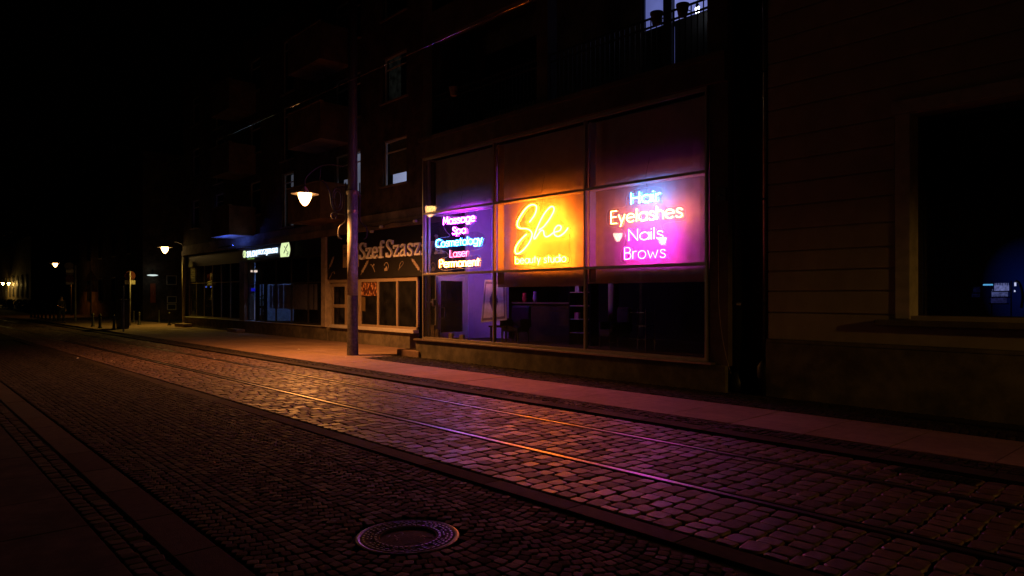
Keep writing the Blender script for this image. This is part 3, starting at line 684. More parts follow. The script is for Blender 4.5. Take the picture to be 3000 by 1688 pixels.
m.box(XB0-.001, XB0-.2, 12.5, 22, 0, 13.6).box(XB0, XB1, 12.7, 22, 13.4, 13.6).box(XB0, XB1, 21.8, 22, 0, 13.39).box(XB0+.01, XB1, 12.71, 21.7, ZC, ZC+.2)
m.build('wall', mat('shaded_plaster', (.12, .085, .06), .9, var=.3, scale=2.5, bump=.4, bscale=45, stain=.5, spec=.15), B)  # stained plaster, coloured darker to put the night shade into the upper wall
MB().box(XB0-.05, XB1, 12.36, 12.499, ZC-.02, ZC+.24).box(XB0-.05, XB1, 12.42, 12.499, ZC+.25, ZC+.52).build('cornice', M_PLAST2, B, bevel=.01)
E_W = emit('window_light', (.55, .62, 1.), .55, .1, 1.); E_W2 = emit('window_light_dim', (.55, .6, .8), .10, .3, 2.); E_W3 = emit('curtain_dim', (.8, .85, .6), .012, .7, 6.)
for idx, (a, b, c, d) in enumerate(allw):
    m = MB(); t = .06; y0, y1 = 12.60, 12.66
    m.box(a, a+t, y0, y1, c, d).box(b-t, b, y0, y1, c, d).box(a+t, b-t, y0, y1, c, c+t).box(a+t, b-t, y0, y1, d-t, d).box(a+t, b-t, y0+.005, y1-.005, d-.42, d-.38)
    wf = m.build('window', M_WHITEF, B)
    MB().box(a+t, b-t, 12.625, 12.64, c+t, d-t).build('pane', G_DARK if idx > 2 else G_MAIN, wf)
    MB().box(a-.1, b+.1, 12.42, 12.499, c-.05, c-.002).build('window_sill', M_PLAST2, wf)
    if idx == 0:
        MB().box(a+.02, b-.02, 12.9, 12.91, c, d).build('lit_room', E_W, wf); MB().box(a+.13, b-t, 12.70, 12.705, c+.40, d-t).build('blind', mat('olive_blind', (.2, .15, .05), .9), wf)
    elif idx == 1:
        MB().box(a+.02, b-.02, 12.9, 12.91, c, d).build('lit_room', emit('window_light_mid', (.55, .6, .85), .22, .2, 1.), wf); MB().box(a+t, (a+b)/2+.25, 12.70, 12.705, c+.75, d-t).build('blind', mat('olive_blind', (.2, .15, .05), .9), wf)
        MB().box((a+b)/2-.03, (a+b)/2+.03, y0-.002, y1+.002, c+t, d-.42).build('mullion', M_WHITEF, wf)
    elif idx == 2:
        MB().box(a+.02, b-.02, 12.9, 12.91, c, d).build('lit_room', E_W2, wf)
    elif idx == 6:
        MB().box(a+.02, a+.75, 12.74, 12.75, c, d).build('curtain', E_W3, wf)
    else: MB().box(a+.02, b-.02, 12.95, 12.96, c, d).build('dark_room', M_DARKIN, wf)
def balcony(xa, xb, zb, h=1.3):
    o = MB().box(xa, xb, 11.3, 12.5, zb, zb+.16).box(xa, xb, 11.3, 11.38, zb+.16, zb+h).box(xa, xa+.08, 11.38, 12.5, zb+.16, zb+h).box(xb-.08, xb, 11.38, 12.5, zb+.16, zb+h).build('balcony', mat('balcony_render', (.19, .13, .09), .9, var=.25, scale=3, bump=.3, bscale=50, stain=.4, spec=.15), B)
    MB().box(xa-.03, xb+.03, 11.26, 11.42, zb+h+.001, zb+h+.04).build('coping', M_PLAST2, o)
for k in range(3):
    balcony(PX(843, 11.3), PX(938, 11.3), 4.46+2.8*k); balcony(PX(617, 11.3), PX(671, 11.3), 4.46+2.8*k)
# ground floor: columns, plinth, shopfront glazing
MB().box(X_c1a, X_c1b, 12.42, 12.9, .58, 3.3).build('column', M_PLAST2, B, bevel=.01)
MB().box(X_c2a, X_c2b+.0, 12.38, 12.95, .56, ZC-.03).build('column', mat('pale_column', (.45, .37, .29), .8, stain=.3, bump=.2), B, bevel=.01)
MB().tube([(XB0+.1, 12.44, PV), (XB0+.1, 12.44, ZC-.03)], .09, 14).build('column', mat('pale_post', (.5, .42, .3), .7, stain=.4), B, smooth=True)
Xsz = PX(1199, 12.5)
pm = MB().box(XB0-.1, X_c2b, 12.46, 12.9, 0, .55).box(X_c2b+.001, Xsz, 12.52, 12.9, 0, .55).box(Xsz+.001, XB1, 13.3, 13.4, 0, .55); pm.build('plinth', M_PLINTH, B, bevel=.008)
MB().box(XB0, X_c1a, 12.40, 12.6, .551, .58).box(X_c1a, X_c2b, 12.41, 12.6, .552, .578).box(X_c2b+.3, PX(1210, 12.4), 12.40, 12.62, .552, .66).build('sill', M_WHITEF, B, bevel=.004)
def front(x0, x1, nx, zl, z0=.6, z1=3.3, yy=12.62, fm=M_DARKF, gm=G_DARK, fw=.05):
    for k in range(nx+1):
        x = x0+(x1-x0)*k/nx; MB().box(x-fw/2, x+fw/2, yy-.03, yy+.03, z0, z1).build('shop_window_frame', fm, B)
    for z in (z0, zl, z1-.03): MB().box(x0+fw/2, x1-fw/2, yy-.025, yy+.025, z, z+.04).build('shop_window_frame', fm, B)
    for k in range(nx):
        xa, xb = x0+(x1-x0)*k/nx+fw/2, x0+(x1-x0)*(k+1)/nx-fw/2
        for (a, b) in ((z0+.04, zl), (zl+.04, z1-.03)): MB().box(xa, xb, yy-.006, yy+.006, a, b).build('shop_pane', gm, B)
front(PX(555, 12.62), PX(704, 12.62), 6, 2.4, z1=3.96, fm=mat('brass_frame', (.3, .24, .14), .4, .4), gm=G_SIDE)
front(X_c1b+.03, X_c2a-.02, 5, 2.25, gm=glass('salon_glass', (.82, .82, .86), .012, wavy=.3))
MB().box(XB0, X_c2b, 12.52, 12.60, 3.31, ZC-.03).build('fascia', M_BLACK, B)
# salon rooms
MB().box(XB0+.02, XB1-.02, 16.5, 16.6, .5, ZC).box(X_c2a-.1, X_c2a-.02, 12.96, 16.49, .5, ZC).box(X_c1a-.1, X_c1a-.02, 12.96, 16.49, .5, ZC-.01).build('inner_wall', mat('inner_blue_wall', (.45, .5, .6), .8), B)
MB().box(XB0+.02, XB1-.02, 12.91, 16.49, .4, .5).build('floor', M_DARKIN, B)
SX = PX(775, 13.5)
sl = thing('ceiling_lamp', 'cold blue ceiling lamp inside the hairdresser out of sight above its door', 'lamp', (-31.0, 13.8, 3.7))  # unseen lamp put in to light the salon blue
MB().box(-.5, .5, -.06, .06, 0, .03).build('diffuser', emit('cold_led', (.28, .48, 1.), 75.), sl, local=True); MB().box(-.31, .31, -.07, .07, .031, .06).build('housing', M_WHITEF, sl, local=True)
M_SLAT = mat('vertical_slat', (.35, .36, .45), .8)
vb = thing('vertical_blind', 'vertical slat blind behind the hairdresser window', 'blind', (PX(850, 12.9), 12.9, 2.2))
m = MB(); x = PX(790, 12.9)
while x < PX(925, 12.9):
    wd = random.uniform(.06, .085); m.quad((x, 12.9, 1.15+random.uniform(0, .1)), (x+wd, 12.94, 1.15), (x+wd, 12.94, 2.22), (x, 12.9, 2.22)); x += random.choice((.1, .11, .14, .22))
m.build('slats', M_SLAT, vb)
pp = thing('potted_plant', 'leafy potted plant inside the hairdresser door', 'plant', (PX(768, 13.4), 13.4, .5))
MB().lathe((0, 0, 0), [(.1, 0), (.15, .3), (.13, .3)], 14).build('pot', M_DARKF, pp, local=True)
m = MB()
for k in range(26):
    a = k*2.4; l = random.uniform(.25, .5); h0 = .3+random.uniform(0, .9)
    p = [(0, 0, h0), (l*.5*math.cos(a), l*.5*math.sin(a), h0+.16), (l*math.cos(a), l*math.sin(a), h0+.02)]
    sx, sy = -math.sin(a)*.035, math.cos(a)*.035
    m.quad(p[0], (p[1][0]+sx, p[1][1]+sy, p[1][2]), p[2], (p[1][0]-sx, p[1][1]-sy, p[1][2]))
m.build('leaves', mat('leaf', (.05, .14, .03), .5), pp, local=True); MB().tube([(0, 0, .25), (0.02, 0, 1.2)], .015, 6).build('stem', M_WOOD, pp, local=True)
for i, (px, lab) in enumerate(((735, 'left warm ceiling spot glowing inside the hairdresser'), (749, 'right warm ceiling spot glowing inside the hairdresser'))):
    X, Z = P(px, 795, 12.78); o = thing('ceiling_spot', lab, 'lamp', (X, 12.78, Z)); MB().box(-.11, .11, -.05, .05, -.05, .05).build('bulb', emit('warm_spot', (1, .8, .62), 1.6), o, local=True, bevel=.02); MB().tube([(0, 0, .051), (0, 0, .4)], .02, 8).build('stem', M_DARKF, o, local=True)
dY = 13.7; (a0, b0), (a1, b1) = P(760, 945, dY), P(772, 836, dY); o = thing('added_glow_panel', 'added tall blue glow panel standing in for the lit wall behind the hairdresser door', 'light', (a0, dY, b0))  # glowing panel added in place of the lit wall behind the door
MB().box(0, a1-a0, 0, .02, 0, b1-b0).build('glow_panel', emit('door_glow', (.22, .42, 1.), .75, .35, 2.), o, local=True); MB().box(-.08, a1-a0+.08, .021, .06, -.08, b1-b0+.08).build('frame', M_DARKF, o, local=True)
dfm = MB(); z_hi = 2.42
for (pa, pb) in ((748, 758.5), (773, 781)): dfm.box(PX(pa, 12.66), PX(pb, 12.66), 12.655, 12.70, .58, z_hi)
dfm.box(PX(758.5, 12.66), PX(773, 12.66), 12.655, 12.69, 1.17, 1.27).box(PX(758.5, 12.66), PX(773, 12.66), 12.655, 12.69, 2.3, z_hi).build('salon_door', M_DARKF, B)
X, Z = P(740, 849, 12.75); o = thing('blue_display', 'small glowing blue panel in the hairdresser window', 'display', (X, 12.75, Z)); MB().box(-.3, .3, 0, .01, -.07, .07).build('screen', emit('blue_panel', (.02, .02, 1.), .5), o, local=True); MB().box(-.32, .32, .011, .05, -.09, .09).build('casing', M_DARKF, o, local=True)
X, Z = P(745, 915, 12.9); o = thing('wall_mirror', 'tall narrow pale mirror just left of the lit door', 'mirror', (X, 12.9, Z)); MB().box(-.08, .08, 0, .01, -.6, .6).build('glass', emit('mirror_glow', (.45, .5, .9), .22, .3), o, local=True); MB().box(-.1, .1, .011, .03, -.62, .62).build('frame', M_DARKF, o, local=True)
for i, (px, lab) in enumerate(((603, 'left small blue light inside the corner shop'), (617, 'right small blue light inside the corner shop'))):
    X, Z = P(px, 841, 13.2); o = thing('indicator_light', lab, 'lamp', (X, 13.2, Z)); MB().box(-.08, .08, 0, .03, -.03, .03).build('lens', emit('blue_dot', (.1, .2, 1.), 1.6), o, local=True, bevel=.01); MB().box(-.1, .1, .031, .06, -.05, .05).build('housing', M_DARKF, o, local=True)
xq = PX(856, 12.9)
MB().box(xq, xq+.06, 12.97, 16.48, .5, ZC-.01).box(X_c1b+.05, X_c2a-.11, 12.95, 12.96, 2.3, ZC-.02).build('added_dark_screen', M_DARKIN, B)  # dark sheets added to keep the right and upper salon panes unlit
# salon sign
ss = thing('shop_sign', 'backlit blue and white shop sign reading SALON FRYZJERSKI', 'sign', (PX(760, 12.4), 12.4, 3.6))
MB().box(X_c1a+.02, X_c2a-.02, 12.40, 12.48, 3.32, 4.08-.12).build('board', M_BLACK, ss)
xa, za = P(723, 753, 12.36); xb, zb = P(812, 745.5, 12.36); za = (P(725, 753.5, 12.36)[1]+P(805, 747, 12.36)[1])/2; zt = (P(727, 735, 12.36)[1]+P(805, 727, 12.36)[1])/2
E_SAL = emit('salon_letters', (.62, .8, 1.), 1.9); xm = PX(752, 12.36); xm2 = PX(755, 12.36)
text_mesh('SALON', 'lettering', E_SAL, xa, xm, za, zt, 12.35, .03, ss, bold=.012)
text_mesh('FRYZJERSKI', 'lettering', E_SAL, xm2, xb, za, zt, 12.35, .03, ss, bold=.012)
xg0, zg0 = P(725, 761, 12.37); xg1, _ = P(744, 760, 12.37); text_mesh('DUPGuan', 'lettering', emit('green_small', (.3, .6, .12), .35), xg0, xg1, zg0, zg0+.10, 12.37, .02, ss)
MB().box(-33.4, -31.7, 11.60, 11.65, 4.0, 4.004).build('added_glow_strip', emit('added_blue_glow', (.06, .14, 1.), 110), ss); MB().box(-33.45, -31.65, 11.56, 11.67, 3.97, 3.999).box(-33.45, -31.65, 11.56, 11.57, 3.999, 4.02).box(-33.4, -33.35, 11.671, 12.5, 3.97, 3.99).box(-31.75, -31.7, 11.671, 12.5, 3.97, 3.99).build('glow_strip_tray', M_BLACK, ss)  # unseen strip and tray added to light the balcony underside blue
E_LIME = emit('lime_box', (.82, 1., .5), .95)
xa, zc0 = P(716, 745, 12.36); el = [(xa+.13*math.cos(R(t)), zc0+.165*math.sin(R(t))) for t in range(0, 360, 15)]
MB().prism(el, 12.34, 12.39).build('emblem', E_LIME, ss)
MB().ribbon([(xa-.05, zc0-.09), (xa+.0, zc0+.0), (xa+.04, zc0+.09)], .04, 12.33, 12.338).build('emblem_mark', M_BLACK, ss)
lbx = thing('lightbox_sign', 'lime white barrel shaped light box with comb and scissors', 'sign', (PX(839, 12.3), 12.3, 3.6))
c = [P(824.5, 754, 12.3), P(849, 752, 12.3), P(853, 731, 12.3), P(849, 710, 12.3), P(827.5, 713, 12.3), P(823.3, 733, 12.3)]
c = smoothed([c[0], c[1]], 1)[:-1]+smoothed([c[1], c[2], c[3]], 5)[:-1]+[c[3]]+smoothed([c[4], c[5], c[0]], 5)[:-1]
cu_, cv_ = [], []
for p in c:
    if not cu_ or abs(p[0]-cu_[-1][0])+abs(p[1]-cu_[-1][1]) > 1e-4: cu_.append((p[0], p[1]))
MB().prism(cu_, 12.26, 12.262).build('face', E_LIME, lbx)
MB().prism([(p[0], p[1]) for p in inset(cu_, 1.0)], 12.264, 12.39).build('casing', M_BLACK, lbx)
q_ = lambda x, y: P(700+x/15.15, 690+y/15.15, 12.25)
MB().ribbon([q_(2160, 400), q_(2095, 550)], .05, 12.25, 12.256).ribbon([q_(2050, 630), q_(1990, 790)], .05, 12.25, 12.256).build('comb', M_BLACK, lbx)
m = MB().ribbon([q_(2020, 480), q_(2090, 610), q_(2115, 700)], .035, 12.243, 12.249)
for (x_, y_) in ((2180, 770), (2145, 840)): m.tube([(a_, 12.245, b_) for a_, b_ in [tuple(np.array(q_(x_, y_))+np.array((.035*math.cos(t), .06*math.sin(t)))) for t in np.linspace(0, 6.28, 13)]], .006, 5)
m.tube([(*q_(2110, 690), 0)][0:0] or [(q_(2110, 690)[0], 12.245, q_(2110, 690)[1]), (q_(2170, 730)[0], 12.245, q_(2170, 730)[1])], .006, 5).build('scissors', M_BLACK, lbx)

# corner shop vertical sign panels
cs = thing('shop_poster', 'narrow dark poster column with pale lettering in the corner shop window', 'poster', (PX(563, 12.56), 12.56, 3.0))
xa, xb = PX(557, 12.56), PX(572, 12.56)
MB().box(xa, xb, 12.57, 12.58, 2.5, 3.75).build('sheet', M_BLACK, cs)
for i, (s_, y_) in enumerate((('GN', 759), ('BLA', 772), ('OREGO', 785), ('LOKBIN', 797.5), ('LOKBIN', 810))):
    _, z = P(564, y_, 12.56); wd = (xb-xa)*(.55 if i < 2 else .8)
    MB().box((xa+xb)/2-wd/2, (xa+xb)/2+wd/2, 12.564, 12.569, z-.09, z+.09).build('plate', mat('dull_cream', (.35, .3, .2), .8), cs)
    text_mesh(s_, 'lettering', M_BLACK, (xa+xb)/2-wd*.42, (xa+xb)/2+wd*.42, z-.06, z+.06, 12.56, .003, cs)
# red curtain behind corner shop upper panes
rc = thing('curtain', 'rust red curtain behind the upper panes of the corner shop', 'curtain', (PX(585, 12.8), 12.8, 3.9))
m = MB(); x0c, x1c = PX(577, 12.8), PX(660, 12.8)
for k in range(30):
    xa, xb = x0c+(x1c-x0c)*k/30, x0c+(x1c-x0c)*(k+1)/30; m.quad((xa, 12.8+.03*(k % 2), 2.5), (xb, 12.8+.03*((k+1) % 2), 2.5), (xb, 12.8+.03*((k+1) % 2), 3.7), (xa, 12.8+.03*(k % 2), 3.7))
m.build('fabric', mat('rust_cloth', (.35, .09, .03), .35, var=.5, scale=3), rc)

# ------------------------------------------------------------------ grill shop with its sign
YF = 12.46
gs = thing('shop_sign', 'wide black shop sign board with cream letters reading Szef Szaszłyk', 'sign', (PX(1100, YF), YF, 3.2))
ZG0, ZG1 = 2.36, ZC-.04
MB().box(X_c2b+.02, PX(1330, 12.5), YF, YF+.06, ZG0, ZG1).build('board', M_BLACK, gs)
SG = {
 'S': [[(.86, .78), (.76, .92), (.5, .97), (.2, .9), (.13, .74), (.25, .6), (.62, .42), (.80, .26), (.74, .10), (.48, .03), (.2, .07), (.1, .2)], [(.92, .97), (.92, .72)], [(.06, .02), (.06, .28)]],
 'z': [[(.04, .62), (.92, .62)], [(.82, .6), (.14, .07)], [(.04, .05), (.92, .05)], [(.08, .66), (.08, .46)], [(.92, .0), (.92, .22)]],
 'e': [[(.14, .36), (.84, .36)], [(.84, .36), (.82, .52), (.66, .63), (.4, .63), (.17, .52), (.12, .33), (.17, .14), (.38, .04), (.66, .06), (.88, .17)]],
 'f': [[(.95, .84), (.88, .95), (.62, .95), (.45, .85), (.42, .7), (.42, .05)], [(.05, .62), (.85, .62)], [(.12, .035), (.75, .035)]],
 'a': [[(.12, .5), (.25, .62), (.52, .64), (.74, .55), (.74, .1), (.95, .03)], [(.74, .38), (.34, .32), (.12, .2), (.16, .07), (.36, .03), (.66, .1)]],
 's': [[(.84, .52), (.74, .62), (.48, .65), (.2, .6), (.15, .48), (.3, .38), (.62, .28), (.8, .17), (.7, .06), (.46, .02), (.2, .05), (.1, .14)], [(.9, .66), (.9, .48)], [(.06, .0), (.06, .2)]],
 'l': [[(.5, .97), (.5, .04)], [(.15, .035), (.85, .035)], [(.15, .95), (.5, .95)], [(.15, .48), (.85, .62)]],
 'y': [[(.14, .62), (.5, .1)], [(.86, .62), (.5, .08), (.32, -.2), (.08, -.22)], [(.0, .64), (.34, .64)], [(.66, .64), (1., .64)]],
 'k': [[(.22, .97), (.22, .04)], [(.05, .95), (.22, .95)], [(.02, .035), (.44, .035)], [(.76, .62), (.24, .3)], [(.42, .42), (.82, .06)], [(.62, .035), (1.02, .035)], [(.58, .64), (.98, .64)]]}
lay = [('S', 1055, 1074), ('z', 1074.5, 1091.5), ('e', 1093, 1110), ('f', 1111, 1128), ('S', 1134, 1154), ('z', 1155.5, 1173.5), ('a', 1175, 1194), ('s', 1197, 1214), ('z', 1216.5, 1235), ('l', 1237, 1250), ('y', 1252, 1273), ('k', 1276, 1303)]
zb0 = (P(1060, 759.4, YF)[1]+P(1290, 743.8, YF)[1])/2; H_ = P(1065, 711, YF)[1]-P(1065, 759, YF)[1]
for ch, pa, pb in lay:
    xa, xb = PX(pa, YF), PX(pb, YF); m = MB()
    for i, st in enumerate(SG[ch]):
        pts = [(xa+p[0]*(xb-xa), zb0+p[1]*H_) for p in st]
        if len(pts) > 4: pts = smoothed(pts, 3)
        m.ribbon(pts, .066 if len(pts) > 2 or abs(pts[0][0]-pts[1][0]) < .05*abs(pts[0][1]-pts[1][1])+.02 else .06, YF-.06+i*.0012, YF-.001)
    m.build('letter', M_CREAM, gs)
# little food drawings under the letters
def zz(x, y): return P(1040+x*.1087, 690+y*.1087, YF)
def line(pts, wd): return MB().ribbon([zz(*p) for p in pts], wd, YF-.012, YF-.001)
M_DRAW = mat('dull_drawing', (.36, .28, .2), .7)
def skewer(x0, y0, x1, y1):
    m = line([(x0, y0), (x1, y1)], .012)
    for k in range(5):
        t = .18+.14*k; cx_, cy_ = x0+(x1-x0)*t, y0+(y1-y0)*t; c_ = zz(cx_, cy_)
        m.prism([(c_[0]+.062*(1+.25*math.sin(3*a+k))*math.cos(a), c_[1]+.055*(1+.2*math.sin(4*a+k))*math.sin(a)) for a in np.linspace(0, 6.0, 11)], YF-.015-.001*k, YF-.002)
    m.build('skewer_drawing', M_DRAW, gs)
skewer(380, 650, 155, 1065); skewer(1520, 610, 1795, 990)
skewer(-560, 560, -700, 900)
line([(410, 795), (440, 785), (475, 815), (540, 985)], .02).ribbon([zz(470, 840), zz(525, 775)], .05, YF-.014, YF-.0015).build('axe_drawing', M_DRAW, gs)
for ox, oy in ((0, 0), (1260, 0)):
    m = line([(850+ox+55*math.cos(a), 850+oy-10+110*math.sin(a)) for a in np.linspace(-2.9, 1.6, 14)], .02)
    m.prism([zz(*p) for p in ((800+ox, 950+oy), (830+ox, 960+oy), (860+ox, 940+oy), (870+ox, 880+oy), (850+ox, 820+oy), (830+ox, 880+oy), (805+ox, 890+oy))], YF-.015, YF-.002)
    m.build('meat_drawing', M_DRAW, gs)
line([(1180, 930), (1200, 880), (1215, 780), (1250, 720), (1290, 700), (1310, 730), (1290, 790), (1240, 840), (1205, 885)], .014).build('drumstick_drawing', M_DRAW, gs)
line([(-690, 1165), (-640, 1080), (-610, 1000), (-560, 980), (-545, 1040)], .014).build('drumstick_drawing', M_DRAW, gs)
pn = thing('sign_panel', 'upright cream advertising panel on the black board behind the lamp pole', 'sign', (PX(1012, YF), YF-.02, 3.0))
xa, xb = PX(1006, YF-.02), PX(1050, YF-.02); za, zb = P(1012, 784, YF-.02)[1], P(1012, 717, YF-.02)[1]
MB().box(xa, xb, YF-.04, YF-.002, za, zb).build('panel', mat('cream_panel', (.4, .3, .15), .7), pn)
text_mesh('SZASZ', 'lettering', M_BLACK, xa+.05, xa+.5, za+.40, za+.52, YF-.046, .005, pn)
MB().box(xa+.06, xa+.2, YF-.046, YF-.041, za+.66, za+.7).build('mark', M_BLACK, pn)
# glazing of the grill shop
M_TANF = mat('tan_frame', (.36, .28, .2), .5, .2, var=.1)
xd0, xd1 = PX(974, 12.56), PX(1016, 12.56)
def bb(x0, x1, z0, z1, nm='shop_window_frame', y0=12.53, y1=12.6, m_=M_TANF, par=B): return MB().box(x0, x1, y0, y1, z0, z1).build(nm, m_, par, bevel=.003)
bb(X_c2b+.01, PX(1225, 12.56), 2.22, 2.355); bb(PX(1034, 12.56), PX(1222, 12.56), .66, .74)
gx = [PX(p_, 12.56) for p_ in (1046, 1058, 1108.5, 1165, 1224)]
bb(gx[0], gx[1]+.03, .74, 2.22)
for x in gx[2:]: bb(x-.045, x+.045, .74, 2.22)
for a, b in zip([gx[1]+.03]+[x+.045 for x in gx[2:-1]], [x-.045 for x in gx[2:]]): MB().box(a, b, 12.56, 12.572, .74, 2.22).build('shop_pane', G_DARK, B)
dd = MB(); dz0 = .5
for (a, b, c, d) in ((xd0, xd0+.1, dz0, 2.2), (xd1-.1, xd1, dz0, 2.2), (xd0+.1, xd1-.1, 2.08, 2.2), (xd0+.1, xd1-.1, 1.30, 1.42), (xd0+.1, xd1-.1, dz0, .68)): dd.box(a, b, 12.53, 12.6, c, d)
dr2 = dd.build('door', M_TANF, B, bevel=.003); MB().box(xd0+.1, xd1-.1, 12.56, 12.57, .68, 1.30).box(xd0+.1, xd1-.1, 12.56, 12.57, 1.42, 2.08).build('pane', G_DARK, dr2)
bb(xd1+.005, gx[0]-.005, .5, 2.2, 'door', m_=M_TANF)
MB().tube([(PX(1050, 12.5), 12.5, 1.5), (PX(1050, 12.5), 12.48, 1.25), (PX(1051, 12.5), 12.5, 1.1)], .015, 6).build('door_handle', M_SILL, B)
MB().box(X_c2b+.05, XB1-.03, 14.6, 14.7, .5, 3.9).build('shop_back_wall', M_DARKIN, B)
# kebab photo in the window: a printed poster
def meat():
    m = bpy.data.materials.new('meat_print'); m.use_nodes = True; N = m.node_tree.nodes; L = m.node_tree.links; b = N['Principled BSDF']; tc = N.new('ShaderNodeTexCoord')
    mp = N.new('ShaderNodeMapping'); mp.inputs['Scale'].default_value = (1.5, 1, 1); L.new(tc.outputs['Object'], mp.inputs[0])
    v = N.new('ShaderNodeTexVoronoi'); v.inputs['Scale'].default_value = 9; L.new(mp.outputs[0], v.inputs['Vector'])
    r = N.new('ShaderNodeValToRGB'); r.color_ramp.elements[0].position = .05; r.color_ramp.elements[0].color = (.85, .42, .2, 1); r.color_ramp.elements[1].position = .6; r.color_ramp.elements[1].color = (.07, .02, .01, 1)
    L.new(v.outputs['Distance'], r.inputs[0]); L.new(r.outputs[0], b.inputs['Base Color']); b.inputs['Roughness'].default_value = .5; return m
kp = thing('food_poster', 'poster photo of grilled meat in the grill shop window', 'poster', (gx[1]+.05, 12.54, 1.9))
MB().box(gx[1]+.04, gx[2]-.05, 12.545, 12.555, 1.74, 2.2).build('print', meat(), kp)
MB().box(gx[1]+.04, gx[1]+.30, 12.545, 12.555, 1.2, 1.7).build('menu_sheet', mat('menu_sheet', (.12, .08, .03), .7), kp)
# cables along the cornice and two floodlights on it
m = MB(); pts = []
for k, (px, py) in enumerate(((1048, 668), (1075, 662), (1098, 664), (1120, 662), (1150, 652), (1182, 651), (1215, 645), (1240, 637))): X, Z = P(px, py, 12.33); pts.append((X, 12.33, Z))
m.tube(smoothed(pts, 4), .014, 6); o = m.build('cable', M_IRON, smooth=True); tag(o, 'black cable sagging along the ledge above the cream lettered sign', 'cable')
for i, (px, py, lab) in enumerate(((1116, 664, 'left small floodlight on the ledge above the cream letters'), (1216, 647, 'right small floodlight on the ledge above the cream letters'), (1089, 678, 'lower small floodlight above the cream letters next to the pole'))):
    X, Z = P(px, py, 12.2); o = thing('floodlight', lab, 'floodlight', (X, 12.2, Z), group='floodlights above the grill shop sign')
    MB().box(-.07, .07, -.04, .04, -.05, .03).build('head', M_WHITEF, o, local=True, bevel=.01); MB().tube([(0, .04, 0), (0, .12, .02), (0, .16, .02)], .012, 6).build('arm', M_IRON, o, local=True)
# steps
for (px, py, w_, d_, h_, lab) in ((1188, 1049, 1.1, .75, .17, 'stone step beside the neon lit shop corner'), (568, 957, 1.5, .5, .18, 'stone step under the corner shop'), (735, 972, 1.2, .4, .16, 'stone step below the hairdresser door')):
    X, Y = G(px, py, PV); 
    if px == 1188: Y, X = 11.35, X0-.62
    else: Y = 12.15 if px < 700 else 12.2
    o = MB().box(X-w_/2, X+w_/2, Y-d_/2, Y+d_/2, 0, PV+h_).build('step', M_SLAB, bevel=.015); tag(o, lab, 'step')

# ------------------------------------------------------------------ lamps
E_LAMP = emit('lamp_glow', (1., .50, .16), 18); E_LAMP_FAR = emit('lamp_glow_far', (1., .60, .2), 25); E_LAMP_NEAR = emit('lamp_glow_near', (1., .70, .48), 22)
def lamp_head(par, c, em, power=0, col=(1, .40, .10), cone=164, blend=.55):
    if power:
        ld_ = bpy.data.lights.new('lamp_light', 'SPOT'); ld_.energy = power; ld_.color = col; ld_.spot_size = R(cone); ld_.spot_blend = blend; ld_.shadow_soft_size = .10
        lo = bpy.data.objects.new('lamp_light', ld_); C.objects.link(lo); lo.parent = par; lo.location = (c[0], c[1], c[2]-.47)
    MB().lathe(c, [(.01, -.35), (.05, -.335), (.11, -.26), (.155, -.17), (.185, -.08), (.19, -.0)], 24).build('bulb', em, par, smooth=True, local=True)
    MB().lathe(c, [(.2, -.005), (.385, -.018), (.385, -.006), (.2, .03), (.12, .07), (.06, .16), (.03, .2)], 32).build('lamp_shade', M_SHADE, par, local=True)
PXL, PYL = -17.98, 10.0
lp = thing('street_lamp', 'tall grey tram pole with a lit bell lamp on an ornate bracket', 'street lamp', (PXL, PYL, PV))
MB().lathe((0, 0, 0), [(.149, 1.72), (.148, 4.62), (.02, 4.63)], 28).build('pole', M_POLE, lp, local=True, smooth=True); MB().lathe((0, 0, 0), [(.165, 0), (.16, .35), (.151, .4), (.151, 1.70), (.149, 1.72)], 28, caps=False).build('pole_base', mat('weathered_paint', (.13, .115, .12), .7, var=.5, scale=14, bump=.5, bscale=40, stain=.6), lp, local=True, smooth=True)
MB().lathe((0, 0, 0), [(.05, 4.631), (.14, 4.64), (.125, 10.6), (.02, 10.7)], 28).build('upper_pole', mat('dark_upper_pole', (.035, .033, .035), .6), lp, local=True, smooth=True)  # upper section coloured darker than the pole below the clamp
MB().lathe((0, 0, 4.08), [(.15, 0), (.158, .0), (.158, .09), (.15, .09)], 28).lathe((0, 0, 4.62), [(.15, 0), (.19, .0), (.19, .1), (.15, .12)], 28).build('clamp', M_SILL, lp, local=True)
LX, LY, LZ = -18.80-PXL, 8.93-PYL, 4.50-PV+.17
ul = math.hypot(LX, LY); ux, uy = LX/ul, LY/ul
def B3(pts, z0=-PV): return [(ux*u_, uy*u_, z+z0) for u_, z in pts]
lamp_head(lp, (LX, LY, LZ), E_LAMP, 1500, (1, .35, .075))
m = MB()
ov = lambda cu, cz, a, b: [(cu+a*math.copysign(abs(math.cos(t))**.8, math.cos(t)), cz+b*math.sin(t)) for t in np.linspace(0, 2*math.pi, 25)]
m.tube(B3(ov(.42, 4.52, .15, .33)), .021, 7).tube(B3(ov(.42, 4.52, .085, .23)), .021, 7)
m.tube(B3(smoothed([(.93, 5.07), (.78, 4.98), (.68, 4.80), (.63, 4.6), (.61, 4.4), (.56, 4.25), (.46, 4.15), (.42, 4.1)], 4)), .02, 7)
m.tube(B3(smoothed([(.42, 4.1), (.5, 4.14), (.58, 4.1), (.6, 4.02), (.54, 3.95), (.47, 3.98), (.48, 4.05), (.53, 4.05)], 4)), .024, 7)
for s in (1, -1):
    m.tube(B3(smoothed([(s*.2, 5.0), (s*.2, 4.4), (s*.2, 3.95), (s*.24, 3.85), (s*.38, 3.72), (s*.41, 3.55), (s*.38, 3.42), (s*.3, 3.38)], 4)), .019, 7)
